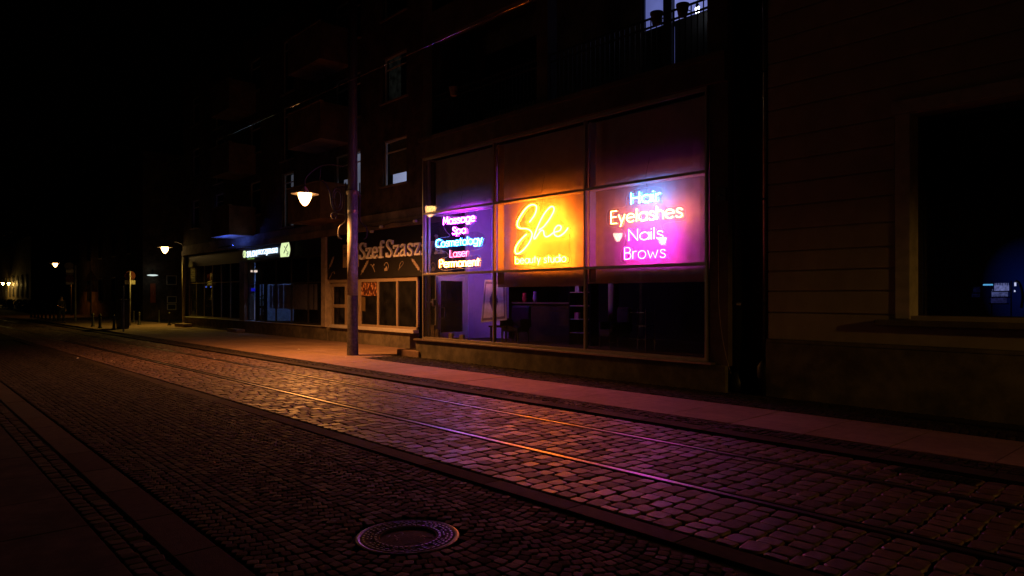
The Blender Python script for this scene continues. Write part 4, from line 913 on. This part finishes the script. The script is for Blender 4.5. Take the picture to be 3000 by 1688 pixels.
m.tube(B3([(.13, 4.09), (.45, 4.09)]), .018, 6).tube(B3([(.13, 4.87), (.45, 4.87)]), .018, 6).tube(B3([(-.13, 4.09), (-.22, 4.09)]), .018, 6).tube(B3([(-.13, 4.7), (-.22, 4.7)]), .018, 6)
m.tube(B3(smoothed([(.13, 5.45), (.45, 5.5), (.8, 5.5), (1.1, 5.35), (ul-.02, 5.1), (ul, LZ+PV+.18)], 4)), .017, 8).tube(B3([(.93, 5.07), (.9, 5.45)]), .016, 6)
m.build('bracket', M_IRON, lp, local=True, smooth=True)
# near side lamps: one double-headed pole across the street, one further right on the far side
nl = thing('street_lamp', 'two headed street lamp on the near pavement, seen mirrored in the right window', 'street lamp', (-18.7, -2.1, 0))
MB().lathe((0, 0, 0), [(.1, 0), (.09, .4), (.06, .5), (.045, 5.2)], 20).build('pole', M_POLE, nl, local=True, smooth=True)
for s, L0 in ((1, 1.55), (-1, 1.55)):
    lamp_head(nl, (0, s*L0, 4.35), E_LAMP_NEAR, 14); MB().tube(smoothed([(0, 0, 5.1), (0, s*.8, 5.2), (0, s*1.4, 5.0), (0, s*L0, 4.5)], 5), .022, 8).build('arm', M_IRON, nl, local=True, smooth=True)
rl = thing('street_lamp', 'street lamp further right outside the frame lighting the right facade', 'street lamp', (9.0, 8.9, PV))
MB().lathe((0, 0, 0), [(.1, 0), (.09, .4), (.06, .5), (.045, 5.2)], 20).build('pole', M_POLE, rl, local=True, smooth=True)
lamp_head(rl, (0, -1.3, 4.35), emit('lamp_glow_right', (1., .42, .1), 8), 480, (1, .50, .09), 177, .15); MB().tube(smoothed([(0, 0, 5.1), (0, -.8, 5.2), (0, -1.2, 5.0), (0, -1.3, 4.5)], 5), .022, 8).build('arm', M_IRON, rl, local=True, smooth=True)
def wall_lamp(label, c, wallpt, em, power=0, col=(1, .5, .08)):
    o = thing('wall_lamp', label, 'street lamp', c); lamp_head(o, (0, 0, .17), em, power, col)
    d = Vector(wallpt)-Vector(c); MB().tube(smoothed([(0, 0, .34), (d[0]*.3, d[1]*.3, .5), (d[0]*.7, d[1]*.7, .4), (d[0], d[1], .2)], 5), .025, 8).build('arm', M_IRON, o, local=True, smooth=True)
    MB().box(d[0]-.06, d[0]+.06, d[1]-.01, d[1]+.04, .0, .4).build('mounting_plate', M_IRON, o, local=True)
def at(px, py, d): x = (px-HX)/F; return ((VX+x*RX)*d, (VY+x*RY)*d, EYE-(py-HY)/F*d)
wall_lamp('lit bell lamp on the corner of the apartment block', at(483, 733, 40), (XB0-.05, 12.5, 4.3), E_LAMP_FAR, 420, (1, .62, .08))
l3 = at(162, 777, 60); o = thing('street_lamp', 'lit bell lamp far down the street beside the road sign pole', 'street lamp', (l3[0], l3[1]+1.2, 0))
lamp_head(o, (0, -1.2, l3[2]+.17), emit('lamp_glow_third', (1., .5, .15), 12), 190, (1, .30, .03), 135); MB().lathe((0, 0, 0), [(.09, 0), (.05, .5), (.045, 5.)], 14).build('pole', M_IRON, o, local=True, smooth=True); MB().tube([(0, 0, 4.95), (0, -.7, 5.1), (0, -1.2, l3[2]+.34)], .025, 7).build('arm', M_IRON, o, local=True)

# ------------------------------------------------------------------ right hand building
D = thing('corner_house', 'house with grooved cream facade, dark plinth and large dark window at right', 'building', (PX(2250, 11.25), 11.25, 0))
xr0 = PX(2250, 11.25); xr1 = 6.0; wx0, wx1, wz0, wz1 = PX(2668, 11.25), PX(2668, 11.25)+3.3, 1.40, 4.42
m = MB(); gz = [1.0, 1.46, 1.82, 2.16, 2.49, 2.86, 3.26, 3.64, 4.02, 4.42, 4.9, 5.3, 5.7, 6.1, 6.5, 8.2, 8.6, 9.0, 9.4, 9.8, 10.2, 10.6, 11.0, 11.4, 11.8, 12.4]
for a, b in zip(gz[:-1], gz[1:]):
    g_ = .022
    if b <= 1.47 or a >= 4.4: m.box(xr0, xr1, 11.25, 11.6, a+g_/2, b-g_/2)
    else: m.box(xr0, wx0-.22, 11.25, 11.6, a+g_/2, b-g_/2).box(wx1+.22, xr1, 11.25, 11.6, a+g_/2, b-g_/2)
m.box(xr0+.002, wx0-.2, 11.285, 11.9, 1., 12.4).box(wx1+.2, xr1-.002, 11.285, 11.9, 1., 12.4).box(wx0-.2, wx1+.2, 11.285, 11.9, 4.5, 12.4).box(wx0-.2, wx1+.2, 11.285, 11.9, 1., 1.38)
m.build('wall', M_PLAST3, D, bevel=.008)
m = MB().box(wx0-.21, wx0, 11.22, 11.62, 1.40, 4.45).box(wx1, wx1+.21, 11.22, 11.62, 1.40, 4.45).box(wx0-.25, wx1+.25, 11.2, 11.62, 4.451, 4.65)
m.build('window_surround', mat('pale_surround', (.52, .46, .38), .8, stain=.1), D, bevel=.012)
MB().box(wx0-.45, wx1+.45, 11.08, 11.6, 1.30, 1.385).box(xr0-.01, xr1, 11.19, 11.6, .95, 1.01).build('window_sill', M_PLINTH, D, bevel=.01)
MB().box(xr0-.02, xr1, 11.2, 11.9, -.05, .948).build('plinth', M_PLINTH, D, bevel=.01)
MB().box(xr0-.1, xr1, 11.05, 11.6, 12.41, 12.7).box(xr0, xr1, 11.1, 11.25, 7.2, 7.5).build('cornice', M_PLAST3, D)
wf = MB().box(wx0, wx0+.06, 11.56, 11.62, wz0, wz1).box(wx1-.06, wx1, 11.56, 11.62, wz0, wz1).box(wx0+.06, wx1-.06, 11.56, 11.62, wz0, wz0+.06).box(wx0+.06, wx1-.06, 11.56, 11.62, wz1-.06, wz1).build('window', M_DARKF, D)
MB().box(wx0+.06, wx1-.06, 11.58, 11.60, wz0+.06, wz1-.06).build('pane', G_DARK, wf)
for k in range(3):
    xw = xr0+1.0+k*2.9; w2 = MB().box(xw, xw+.08, 11.19, 11.24, 8.3, 10.3).box(xw+1.2, xw+1.28, 11.19, 11.24, 8.3, 10.3).box(xw+.08, xw+1.2, 11.19, 11.24, 10.22, 10.3).box(xw+.08, xw+1.2, 11.19, 11.24, 8.3, 8.36).build('window', M_WHITEF, D); MB().box(xw+.08, xw+1.2, 11.22, 11.235, 8.36, 10.22).build('pane', G_DARK, w2)
MB().box(wx0-.2, wx1+.3, 16, 16.1, .9, 4.6).box(wx1+.25, wx1+.3, 11.91, 15.99, .9, 4.6).box(wx0-.21, wx0-.2, 11.91, 15.99, .9, 4.6).box(wx0-.2, wx1+.24, 11.91, 15.99, .8, .9).build('inner_wall', M_DARKIN, D)
# display inside: blue lit back panel with tiers of small bottles
Yd = 14.2; X, Z = P(2955, 815, Yd)
bp_ = thing('backlit_panel', 'dim blue glowing panel deep inside the right window', 'light panel', (PX(2960, 15.2), 15.2, 2.0))
bpm = bpy.data.materials.new('blue_wash'); bpm.use_nodes = True; N = bpm.node_tree.nodes; N.clear(); o_ = N.new('ShaderNodeOutputMaterial'); e_ = N.new('ShaderNodeEmission'); e_.inputs[0].default_value = (.02, .10, 1., 1)
tc = N.new('ShaderNodeTexCoord'); gr = N.new('ShaderNodeTexGradient'); gr.gradient_type = 'SPHERICAL'; mp = N.new('ShaderNodeMapping'); mp.inputs['Scale'].default_value = (1.4, 1, 1.1); mp.inputs['Location'].default_value = (-.35, 0, .1)
bpm.node_tree.links.new(tc.outputs['Object'], mp.inputs[0]); bpm.node_tree.links.new(mp.outputs[0], gr.inputs[0]); mt = N.new('ShaderNodeMath'); mt.operation = 'MULTIPLY'; mt.inputs[1].default_value = .09
bpm.node_tree.links.new(gr.outputs['Fac'], mt.inputs[0]); bpm.node_tree.links.new(mt.outputs[0], e_.inputs[1]); bpm.node_tree.links.new(e_.outputs[0], o_.inputs[0])
MB().box(-1.1, 1.4, 0, .02, -1.3, 1.5).build('screen', bpm, bp_, local=True); MB().box(-1.12, 1.42, .021, .06, -1.32, 1.52).build('frame', M_DARKIN, bp_, local=True)
tr = thing('bottle_rack', 'tiered rack of small lit bottles inside the right window', 'rack', (PX(2925, Yd), Yd, 1.2))
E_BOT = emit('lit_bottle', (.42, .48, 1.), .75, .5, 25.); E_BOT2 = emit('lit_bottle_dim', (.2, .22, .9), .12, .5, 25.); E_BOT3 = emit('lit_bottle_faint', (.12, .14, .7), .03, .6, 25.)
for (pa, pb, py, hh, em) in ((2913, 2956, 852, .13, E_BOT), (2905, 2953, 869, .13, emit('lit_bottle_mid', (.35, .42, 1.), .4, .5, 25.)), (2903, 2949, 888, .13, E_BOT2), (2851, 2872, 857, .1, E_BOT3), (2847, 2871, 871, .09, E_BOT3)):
    xa, z = P(pa, py, Yd); xb, _ = P(pb, py, Yd); n_ = 9 if pb-pa > 30 else 5; m = MB()
    for k in range(n_):
        x = xa+(xb-xa)*(k+.5)/n_; m.lathe((x, Yd, z), [(.011, 0), (.013, .02), (.013, hh*.65), (.006, hh*.72), (.006, hh)], 8)
    m.build('bottles', em, tr); MB().box(xa-.02, xb+.02, Yd-.05, Yd+.06, z-.02, z-.001).build('shelf', M_DARKIN, tr)
MB().box(PX(2900, Yd), PX(2903, Yd), Yd+.07, Yd+.1, .9, 2.0).box(PX(2957, Yd), PX(2960, Yd), Yd+.07, Yd+.1, .9, 2.0).build('upright', M_DARKF, tr)
X, Z = P(2894, 834.5, Yd); o = thing('led_bar', 'short bright cyan light bar inside the right window', 'light', (X, Yd, Z)); MB().box(-.07, .07, 0, .02, -.012, .012).build('tube', emit('cyan_bar', (.15, .62, 1.), 2.2), o, local=True); MB().box(-.08, .08, .021, .04, -.02, .02).build('housing', M_DARKF, o, local=True)
X, Z = P(2974, 833, Yd); o = thing('desk_lamp', 'small desk lamp with two bright spots inside the right window', 'lamp', (X, Yd, Z-.3))
MB().box(-.012, .012, 0, .02, .27, .33).box(-.016, .0, 0, .02, .17, .2).build('bulb', emit('spot_white', (.75, .8, 1.), 2.5), o, local=True); MB().tube(smoothed([(0.08, .03, -.1), (.1, .03, .1), (.06, .03, .3), (.0, .03, .36)], 5), .02, 8).build('arm', M_DARKF, o, local=True)
# arch-backed chair silhouette inside
X, _ = P(2745, 900, 12.6); o = thing('arched_chair', 'reddish chair with arched back inside the left part of the right window', 'chair', (X, 12.6, .9))
MB().tube(smoothed([(-.2, 0, 0), (-.2, 0, .7), (-.1, 0, .95), (.1, 0, .95), (.2, 0, .7), (.2, 0, 0)], 5), .03, 8).build('back_frame', mat('red_wood', (.2, .05, .04), .5), o, local=True); MB().box(-.2, .2, .0, .4, .42, .48).build('seat', M_WOOD, o, local=True)
for sx in (-.17, .17): MB().tube([(sx, .37, .42), (sx, .37, 0)], .02, 6).build('leg', M_WOOD, o, local=True)

# recess between the houses with its pipes
rs = MB().box(XP+.001, xr0-.001, 11.75, 11.95, 0, 12).build('recess_wall', M_PLAST, A)
def pipe(name, label, x, y, r, z0, z1, m_, boot=None):
    o = thing(name, label, 'pipe', (x, y, 0)); MB().tube([(0, 0, z0), (0, 0, z1)], r, 14).build('pipe', m_, o, local=True, smooth=True)
    for z in (1.6, 3.4, 5.6): MB().lathe((0, 0, z), [(r+.002, 0), (r+.012, .0), (r+.012, .03), (r+.002, .03)], 14).build('bracket', M_IRON, o, local=True)
    if boot: MB().lathe((0, 0, 0), [(boot, PV-.02), (boot, z0-.1), (r+.01, z0+.06), (r, z0+.07)], 16).build('boot', M_BLACK, o, local=True, smooth=True)
pipe('drainpipe', 'thin shiny drainpipe at the edge of the grooved facade', PX(2240, 11.3), 11.3, .035, .62, 12, mat('zinc', (.5, .45, .4), .28, .9), .13)
pipe('drainpipe', 'thick black downpipe on the neon shop side of the recess', PX(2158, 11.35), 11.35, .09, .3, 12, M_BLACK, .15)
X, Z = P(2163, 892, 11.24); o = MB().box(X-.04, X+.04, 11.245, 11.252, Z-.016, Z+.016).build('sticker', M_PAPER); tag(o, 'small pale sticker on the thick black downpipe', 'sticker')
m = MB(); m.tube(smoothed([(PX(2104, 11.05), 11.06, 3.0), (PX(2104, 11.05), 11.06, P(2104, 840, 11.05)[1]), (PX(2108, 11.05), 11.06, P(2108, 930, 11.05)[1]), (PX(2122, 11.05), 11.05, P(2122, 1020, 11.05)[1]), (PX(2141, 11.05), 11.05, P(2141, 1096, 11.05)[1])], 5), .004, 5)
o = m.build('loose_cable', mat('pale_cable', (.4, .33, .22), .5)); tag(o, 'thin pale cable hanging down the pier beside the right neon window', 'cable')
o = thing('alarm_box', 'small box mounted on the pier right of the neon window', 'alarm box', (PX(2112, 11.05), 11.1, P(2112, 570, 11.05)[1])); MB().box(-.1, .1, -.05, .0, -.12, .12).build('casing', M_DARKF, o, local=True, bevel=.01); MB().lathe((0, -.06, -.02), [(.03, -.01), (.03, .01), (.01, .015)], 12).build('lens', M_BLACK, o, local=True)

# ------------------------------------------------------------------ tram wires
def wire(label, pts, r=.005, nm='tram_wire'):
    o = MB().tube(pts, r, 6).build(nm, mat('copper_wire', (.10, .08, .07), .06, 1., var=.05), smooth=True); return tag(o, label, 'wire')
wire('contact wire of the tram crossing high above the track', [(x, yl(6.14, x), 5.56) for x in (-220, -100, -50, -20, -5, 10)])
0 and wire('thin span wire from the grey pole across the street', [(PXL, PYL, 7.2), (-18, 6.1, 6.9), (-18, -2, 7.4)], .004, 'span_wire')

# ------------------------------------------------------------------ side street and far end
XE = -54.
Eb = thing('corner_building', 'dark corner building across the side street', 'building', (XE, 13.5, 0))
MB().box(-98, XE, 13.5, 34, 0, 12).build('wall', MATS['shaded_plaster'], Eb)
MB().box(-98.2, XE+.25, 13.2, 34.2, 12.001, 12.5).build('roof', M_DARKIN, Eb)
for (pa, pb, ya, yb, nm, m_) in ((487, 517, 807, 835, 'window', M_WHITEF), (489, 517, 868, 888, 'window', M_WHITEF), (489, 516, 890, 908, 'window', M_WHITEF), (440, 455, 831, 887, 'door', mat('rust_door', (.35, .07, .02), .6))):
    y0, z1 = Q(pa, ya, XE); y1, _ = Q(pb, ya, XE); _, z0 = Q(pb, yb, XE)
    o = MB().box(XE+.01, XE+.06, y0, y1, z0, z1).build(nm, m_, Eb)
    if nm == 'window': MB().box(XE+.061, XE+.07, y0+.06, y1-.06, z0+.06, z1-.06).build('pane', G_DARK, o)
    else: MB().tube([(XE+.1, y1-.15, (z0+z1)/2-.1), (XE+.1, y1-.15, (z0+z1)/2+.1)], .02, 6).build('handle', M_SILL, o)
for k in range(9):
    for f in range(3):
        x = XE-3-k*4.6; o = MB().box(x-1.3, x, 13.44, 13.499, 1.2+f*3.6, 3.2+f*3.6).build('window', M_DARKF, Eb); MB().box(x-1.2, x-.1, 13.42, 13.435, 1.3+f*3.6, 3.1+f*3.6).build('pane', G_DARK, o)
y_, z_ = Q(447, 807, XE+.6); o = thing('ceiling_lamp', 'small oval white lamp under the canopy across the side street', 'lamp', (XE+.6, y_, z_)); MB().lathe((0, 0, 0), [(.05, -.05), (.3, -.02), (.36, .02), (.2, .06)], 18).build('diffuser', emit('oval_lamp', (.85, 1., .95), .8), o, local=True, smooth=True); MB().lathe((0, 0, 0), [(.2, .061), (.1, .1), (.05, .4)], 12).build('mount', M_IRON, o, local=True)
Fb = thing('far_building', 'distant yellow lit building with tall arched windows at the left edge', 'building', (-132, 17, 0))
MB().box(-215, -132, 17, 40, 0, 11).build('wall', mat('yellow_plaster', (.55, .42, .2), .85, stain=.3), Fb)
MB().box(-216, -131.5, 16.6, 40.4, 11.001, 12).build('roof', M_DARKIN, Fb)
for k in range(14):
    x = -137-k*5.; n = [(x-.9, 1.6), (x+.9, 1.6), (x+.9, 4.3)]+[(x+.9*math.cos(t), 4.3+.9*math.sin(t)) for t in np.linspace(.3, 2.84, 7)]+[(x-.9, 4.3)]
    o = MB().prism(n, 16.93, 16.99).build('window', M_DARKF, Fb); MB().box(x-.04, x+.04, 16.90, 16.925, 1.6, 5.0).build('mullion', M_WHITEF, o)
for i, px in enumerate((8, 25)):
    c_ = at(px, 832, 124 if i else 128); wall_lamp(('far lamp at the very left edge on the yellow building', 'far lamp second from the left edge on the yellow building')[i], c_, (c_[0]-.1, 16.98, c_[2]), emit('lamp_glow_distant', (1., .62, .16), 160))
hg = MB()
for k in range(400):
    x = random.uniform(-125, -80); y = 12.6+random.uniform(-.3, .3); z = random.uniform(.1, 1.15); s = .18; a = random.uniform(0, 6); hg.quad((x-s*math.cos(a), y-s*math.sin(a), z-s), (x+s*math.cos(a), y+s*math.sin(a), z-s*.4), (x+s*.8*math.cos(a), y+s, z+s), (x-s, y, z+s*.6))
o = hg.build('hedge', mat('hedge_leaf', (.04, .06, .02), .7)); tag(o, 'low dark hedge along the far pavement', 'hedge')
# bollards
def bollard_proto():
    o = thing('bollard', 'x', 'bollard', (0, 0, 0), group='dark bollards along the far kerb')
    MB().lathe((0, 0, 0), [(.11, 0), (.11, .06), (.07, .12), (.055, .55), (.06, .66)], 12).build('post', M_IRON, o, local=True, smooth=True)
    MB().lathe((0, 0, .66), [(.075, 0), (.08, .03), (.05, .1), (.01, .14)], 12).build('cap', M_IRON, o, local=True, smooth=True); return o
bl = [(91.5, 930.6), (102, 931.4), (112, 932.4), (122.6, 934), (134, 936.6), (146.5, 940), (158, 942.8), (170, 944.6), (272, 959), (293, 964), (334, 969), (392, 946), (408, 953), (466, 945), (496, 955)]
names = ['first and farthest', 'second', 'third', 'fourth', 'fifth', 'sixth', 'seventh', 'eighth and nearest']
bp0 = bollard_proto()
for i, (px, py) in enumerate(bl):
    o = bp0 if i == 0 else copy_tree(bp0); x, y = G(px, py); o.location = (x, y, 0)
    if i < 8: o['label'] = '%s bollard from the left of the row by the standing person' % names[i]
    else: o['label'] = ('bollard just right of the triangular warning signs', 'bollard left of the dark cabinet', 'bollard right in front of the dark cabinet', 'bollard nearest the round road sign post', 'bollard between the round sign post and the pale pole', 'bollard left of the corner shop, farther one', 'bollard left of the corner shop, nearest its step')[i-8]; o['group'] = 'dark bollards in the side street' if i >= 8 else o['group']
x, y = G(322, 968); cb = thing('utility_cabinet', 'dark utility cabinet standing on the far corner', 'cabinet', (x-1, y+.8, 0))
MB().box(-.5, .5, -.2, .2, .1, 1.5).build('body', M_IRON, cb, local=True, bevel=.01); MB().box(-.55, .55, -.24, .24, 1.501, 1.56).build('lid', M_IRON, cb, local=True); MB().box(-.48, .48, -.18, .18, 0, .099).build('base', M_PLINTH, cb, local=True)
# road signs; plates face the camera side of the street
def sign_post(label, px, py, h, plates, pm=M_POLE, r=.035):
    x, y = G(px, py); d = math.hypot(x, y); o = thing('road_sign', label, 'road sign', (x, y, 0), math.atan2(y, x)+math.pi/2-math.pi)
    MB().tube([(0, 0, 0), (0, 0, h)], r, 10).build('pole', pm, o, local=True, smooth=True)
    for (kind, dx, z, s, m_) in plates:
        yy = .05
        if kind == 'disc': out = [(dx+s*math.cos(t), z+s*math.sin(t)) for t in np.linspace(0, 2*math.pi, 25)[:-1]]
        elif kind == 'tri': out = [(dx-s, z-s*.8), (dx+s, z-s*.8), (dx, z+s*.9)]
        else: out = [(dx-s[0], z-s[1]), (dx+s[0], z-s[1]), (dx+s[0], z+s[1]), (dx-s[0], z+s[1])]
        MB().prism(out, yy, yy+.01).build('plate', m_, o, local=True)
        if kind in ('tri', 'disc'):
            c0 = (dx, z); inn = [(c0[0]+(p[0]-c0[0])*.72, c0[1]+(p[1]-c0[1])*.72-(.03 if kind == 'tri' else 0)) for p in out]; MB().prism(inn, yy+.011, yy+.014).build('plate_face', mat('sign_face', (.1, .085, .05), .6), o, local=True)
            MB().ribbon([(dx-.1, z-.1), (dx, z+.12), (dx+.1, z-.1)], .06, yy+.0145, yy+.017).build('symbol', M_BLACK, o, local=True)
    return o
M_SR = mat('sign_red', (.09, .015, .012), .6); M_SG = mat('sign_grey', (.12, .11, .1), .6); M_SW = mat('sign_white', (.5, .5, .46), .6)
def zat(px, py, base): x, y = G(*base); d = x*VX+y*VY; return EYE-(py-HY)/F*d
b_ = (221, 946); sign_post('grey pole carrying round and rectangular road signs down the street', *b_, zat(221, 778, b_), [('disc', -.35, zat(0, 780, b_), .26, M_SG), ('rect', -.3, zat(0, 794, b_), (.22, .11), M_SW), ('rect', -.3, zat(0, 803, b_), (.22, .07), M_SG), ('disc', -.3, zat(0, 817, b_), .25, M_SR), ('rect', -.3, zat(0, 830, b_), (.22, .08), M_SW)], r=.06)
b_ = (267, 940); sign_post('pole with two triangular warning signs one above the other', *b_, zat(0, 800, b_), [('tri', 0, zat(0, 808, b_), .45, M_SR), ('tri', 0, zat(0, 840, b_), .45, M_SR)])
b_ = (381, 956); sign_post('post with a round no entry style sign above a small plate', *b_, zat(0, 795, b_), [('disc', 0, zat(0, 808, b_), .27, M_SR), ('rect', 0, zat(0, 827, b_), (.26, .12), M_SW)])
b_ = (362, 974); sign_post('bare thin pole on the far pavement without any sign', *b_, zat(0, 838, b_), [('rect', 0, zat(0, 842, b_), (.03, .03), M_SG)])
b_ = (421, 934); sign_post('pale slanting pole with stickers lit by the corner lamp', *b_, zat(0, 772, b_), [('rect', -.1, zat(0, 845, b_), (.07, .14), M_SR)], pm=M_SW, r=.045)
# CCTV box on the corner column
X, Z = P(539, 765, 12.3); o = thing('junction_box', 'pale box on the corner column of the apartment block', 'box', (X, 12.3, Z)); MB().box(-.12, .12, -.05, .05, -.17, .17).build('casing', mat('box_cream', (.45, .38, .24), .6), o, local=True, bevel=.015); MB().box(-.1, .1, -.056, -.051, -.15, .15).build('cover', mat('box_cream', (.45, .38, .24), .6), o, local=True)

# ------------------------------------------------------------------ person
def skin(name, pts, edges, rad, m_, par, sub=2, root=0):
    me = bpy.data.meshes.new(name); me.from_pydata(pts, edges, []); o = bpy.data.objects.new(name, me); C.objects.link(o); o.parent = par
    s = o.modifiers.new('skin', 'SKIN'); s.use_smooth_shade = True
    for v, r in zip(me.skin_vertices[0].data, rad): v.radius = (r, r) if not isinstance(r, tuple) else r
    for i, v in enumerate(me.skin_vertices[0].data): v.use_root = (i == root)
    o.modifiers.new('sub', 'SUBSURF').levels = sub; o.modifiers['sub'].render_levels = sub; me.materials.append(m_); return o
x, y = G(180, 948); pe = thing('person', 'person in dark clothes standing with a cigarette beside the bollards', 'person', (x, y, 0), R(120))
P_ = {'pel': (0, 0, .95), 'sp': (0, .01, 1.15), 'ch': (0, .01, 1.35), 'nk': (0, 0, 1.5), 'hd': (0, -.01, 1.60), 'ht': (0, 0, 1.68),
 'hl': (.1, 0, .9), 'kl': (.13, -.03, .5), 'al': (.15, .02, .09), 'tl': (.16, -.14, .04), 'hr': (-.1, 0, .9), 'kr': (-.11, .02, .5), 'ar': (-.12, .05, .09), 'tr': (-.13, -.11, .04),
 'sl': (.19, .01, 1.42), 'el': (.25, .03, 1.14), 'wl': (.25, -.06, .9), 'sr': (-.19, .01, 1.42), 'er': (-.25, .0, 1.15), 'wr': (-.2, -.25, 1.12)}
ks = list(P_); E_ = [('pel', 'sp'), ('sp', 'ch'), ('ch', 'nk'), ('nk', 'hd'), ('hd', 'ht'), ('pel', 'hl'), ('hl', 'kl'), ('kl', 'al'), ('al', 'tl'), ('pel', 'hr'), ('hr', 'kr'), ('kr', 'ar'), ('ar', 'tr'), ('ch', 'sl'), ('sl', 'el'), ('el', 'wl'), ('ch', 'sr'), ('sr', 'er'), ('er', 'wr')]
rad = {'pel': .13, 'sp': .125, 'ch': .14, 'nk': .055, 'hd': .09, 'ht': .085, 'hl': .095, 'kl': .06, 'al': .042, 'tl': .04, 'hr': .095, 'kr': .06, 'ar': .042, 'tr': .04, 'sl': .06, 'el': .043, 'wl': .028, 'sr': .06, 'er': .043, 'wr': .028}
pts = [P_[k] for k in ks]; ed = [(ks.index(a), ks.index(b)) for a, b in E_]; rr = [rad[k] for k in ks]
for w_, dr_ in (('wl', (0, -.02, -1)), ('wr', (0, -1, .15))):
    wv = Vector(P_[w_]); dv = Vector(dr_).normalized(); sv = Vector((1, 0, 0)); pm_ = len(pts); pts.append(tuple(wv+dv*.07)); rr.append(.03); ed.append((ks.index(w_), pm_))
    for i, (so, l) in enumerate(((-.028, .075), (-.009, .09), (.009, .085), (.027, .07))):
        a_ = len(pts); pts += [tuple(wv+dv*(.07+l*.5)+sv*so), tuple(wv+dv*(.07+l)+sv*so+Vector((0, .012, -.012)))]; rr += [.009, .008]; ed += [(pm_, a_), (a_, a_+1)]
    a_ = len(pts); pts += [tuple(wv+dv*.05+sv*.045), tuple(wv+dv*.085+sv*.055)]; rr += [.010, .009]; ed += [(pm_, a_), (a_, a_+1)]
skin('body', pts, ed, rr, mat('skin', (.45, .27, .19), .6), pe)
def sub_skin(name, keys, off, m_):
    k2 = list(keys); skin(name, [P_[k] for k in k2], [(k2.index(a), k2.index(b)) for a, b in E_ if a in k2 and b in k2], [rad[k]+off for k in k2], m_, pe)
sub_skin('jacket', ('pel', 'sp', 'ch', 'sl', 'el', 'wl', 'sr', 'er', 'wr'), .022, mat('dark_jacket', (.02, .02, .025), .8))
sub_skin('trousers', ('pel', 'hl', 'kl', 'al', 'hr', 'kr', 'ar'), .016, mat('dark_trousers', (.015, .016, .02), .85))
MB().lathe((0, .015, 1.62), [(.095, -.02), (.1, .04), (.085, .1), (.04, .13), (.005, .135)], 14).build('hair', mat('dark_hair', (.02, .014, .01), .7), pe, local=True, smooth=True)
m = MB()
for sx in (.15, -.125): m.box(sx-.045, sx+.045, -.2, .08, .0, .09)
m.build('shoes', M_BLACK, pe, local=True, bevel=.03)
MB().lathe((0, -.105, 1.6), [(.012, -.02), (.018, -.01), (.006, .03)], 8).box(-.025, .025, -.1, -.085, 1.552, 1.56).box(.02, .045, -.095, -.08, 1.615, 1.625).box(-.045, -.02, -.095, -.08, 1.615, 1.625).build('face', mat('skin', (.45, .27, .19), .6), pe, local=True)
px_, py_ = G(170, 948); X_ = at(169, 896, 43.3); cg = thing('cigarette', 'glowing cigarette held by the standing person', 'cigarette', X_); MB().tube([(0, 0, 0), (.07, .02, 0)], .005, 6).build('paper', M_PAPER, cg, local=True); MB().lathe((0, 0, 0), [(.004, -.012), (.014, 0), (.004, .012)], 8).build('ember', emit('ember', (1., .35, .08), 6), cg, local=True)

# ------------------------------------------------------------------ litter
for i, (px, py, s, lab) in enumerate(((876, 1025, .09, 'crumpled white scrap on the far pavement left of the grey pole'), (1013, 1047, .03, 'tiny white scrap at the foot of the grey pole'), (628, 1053, .05, 'small scrap between the tram rails'), (672, 1168, .07, 'pale scrap on the edge of the cobbles left of the tram track'), (228, 1051, .07, 'pale scrap on the dark road far left'), (905, 990, .04, 'small scrap below the hairdresser window'))):
    far = i in (0, 1, 5); x, y = G(px, py, PV if far else 0); z = (PV+.006) if far else .008; a = random.uniform(0, 3); m = MB()
    pts = [(x+s*math.cos(a+t)*random.uniform(.5, 1), y+s*math.sin(a+t)*random.uniform(.3, .7)) for t in (0, 1.2, 2.2, 3.3, 4.3, 5.3)]
    n = len(m.v); m.v += [(p[0], p[1], z+random.uniform(0, s*.12)) for p in pts]+[(x, y, z+s*.35)]; m.f += [(k, (k+1) % 6, 6) for k in range(6)]
    tag(m.build('paper_scrap', mat('white_scrap', (.6, .55, .5), .8)), lab, 'litter', 'litter scraps on the street')
for i, (px, py) in enumerate(((1475, 988), )):
    pass
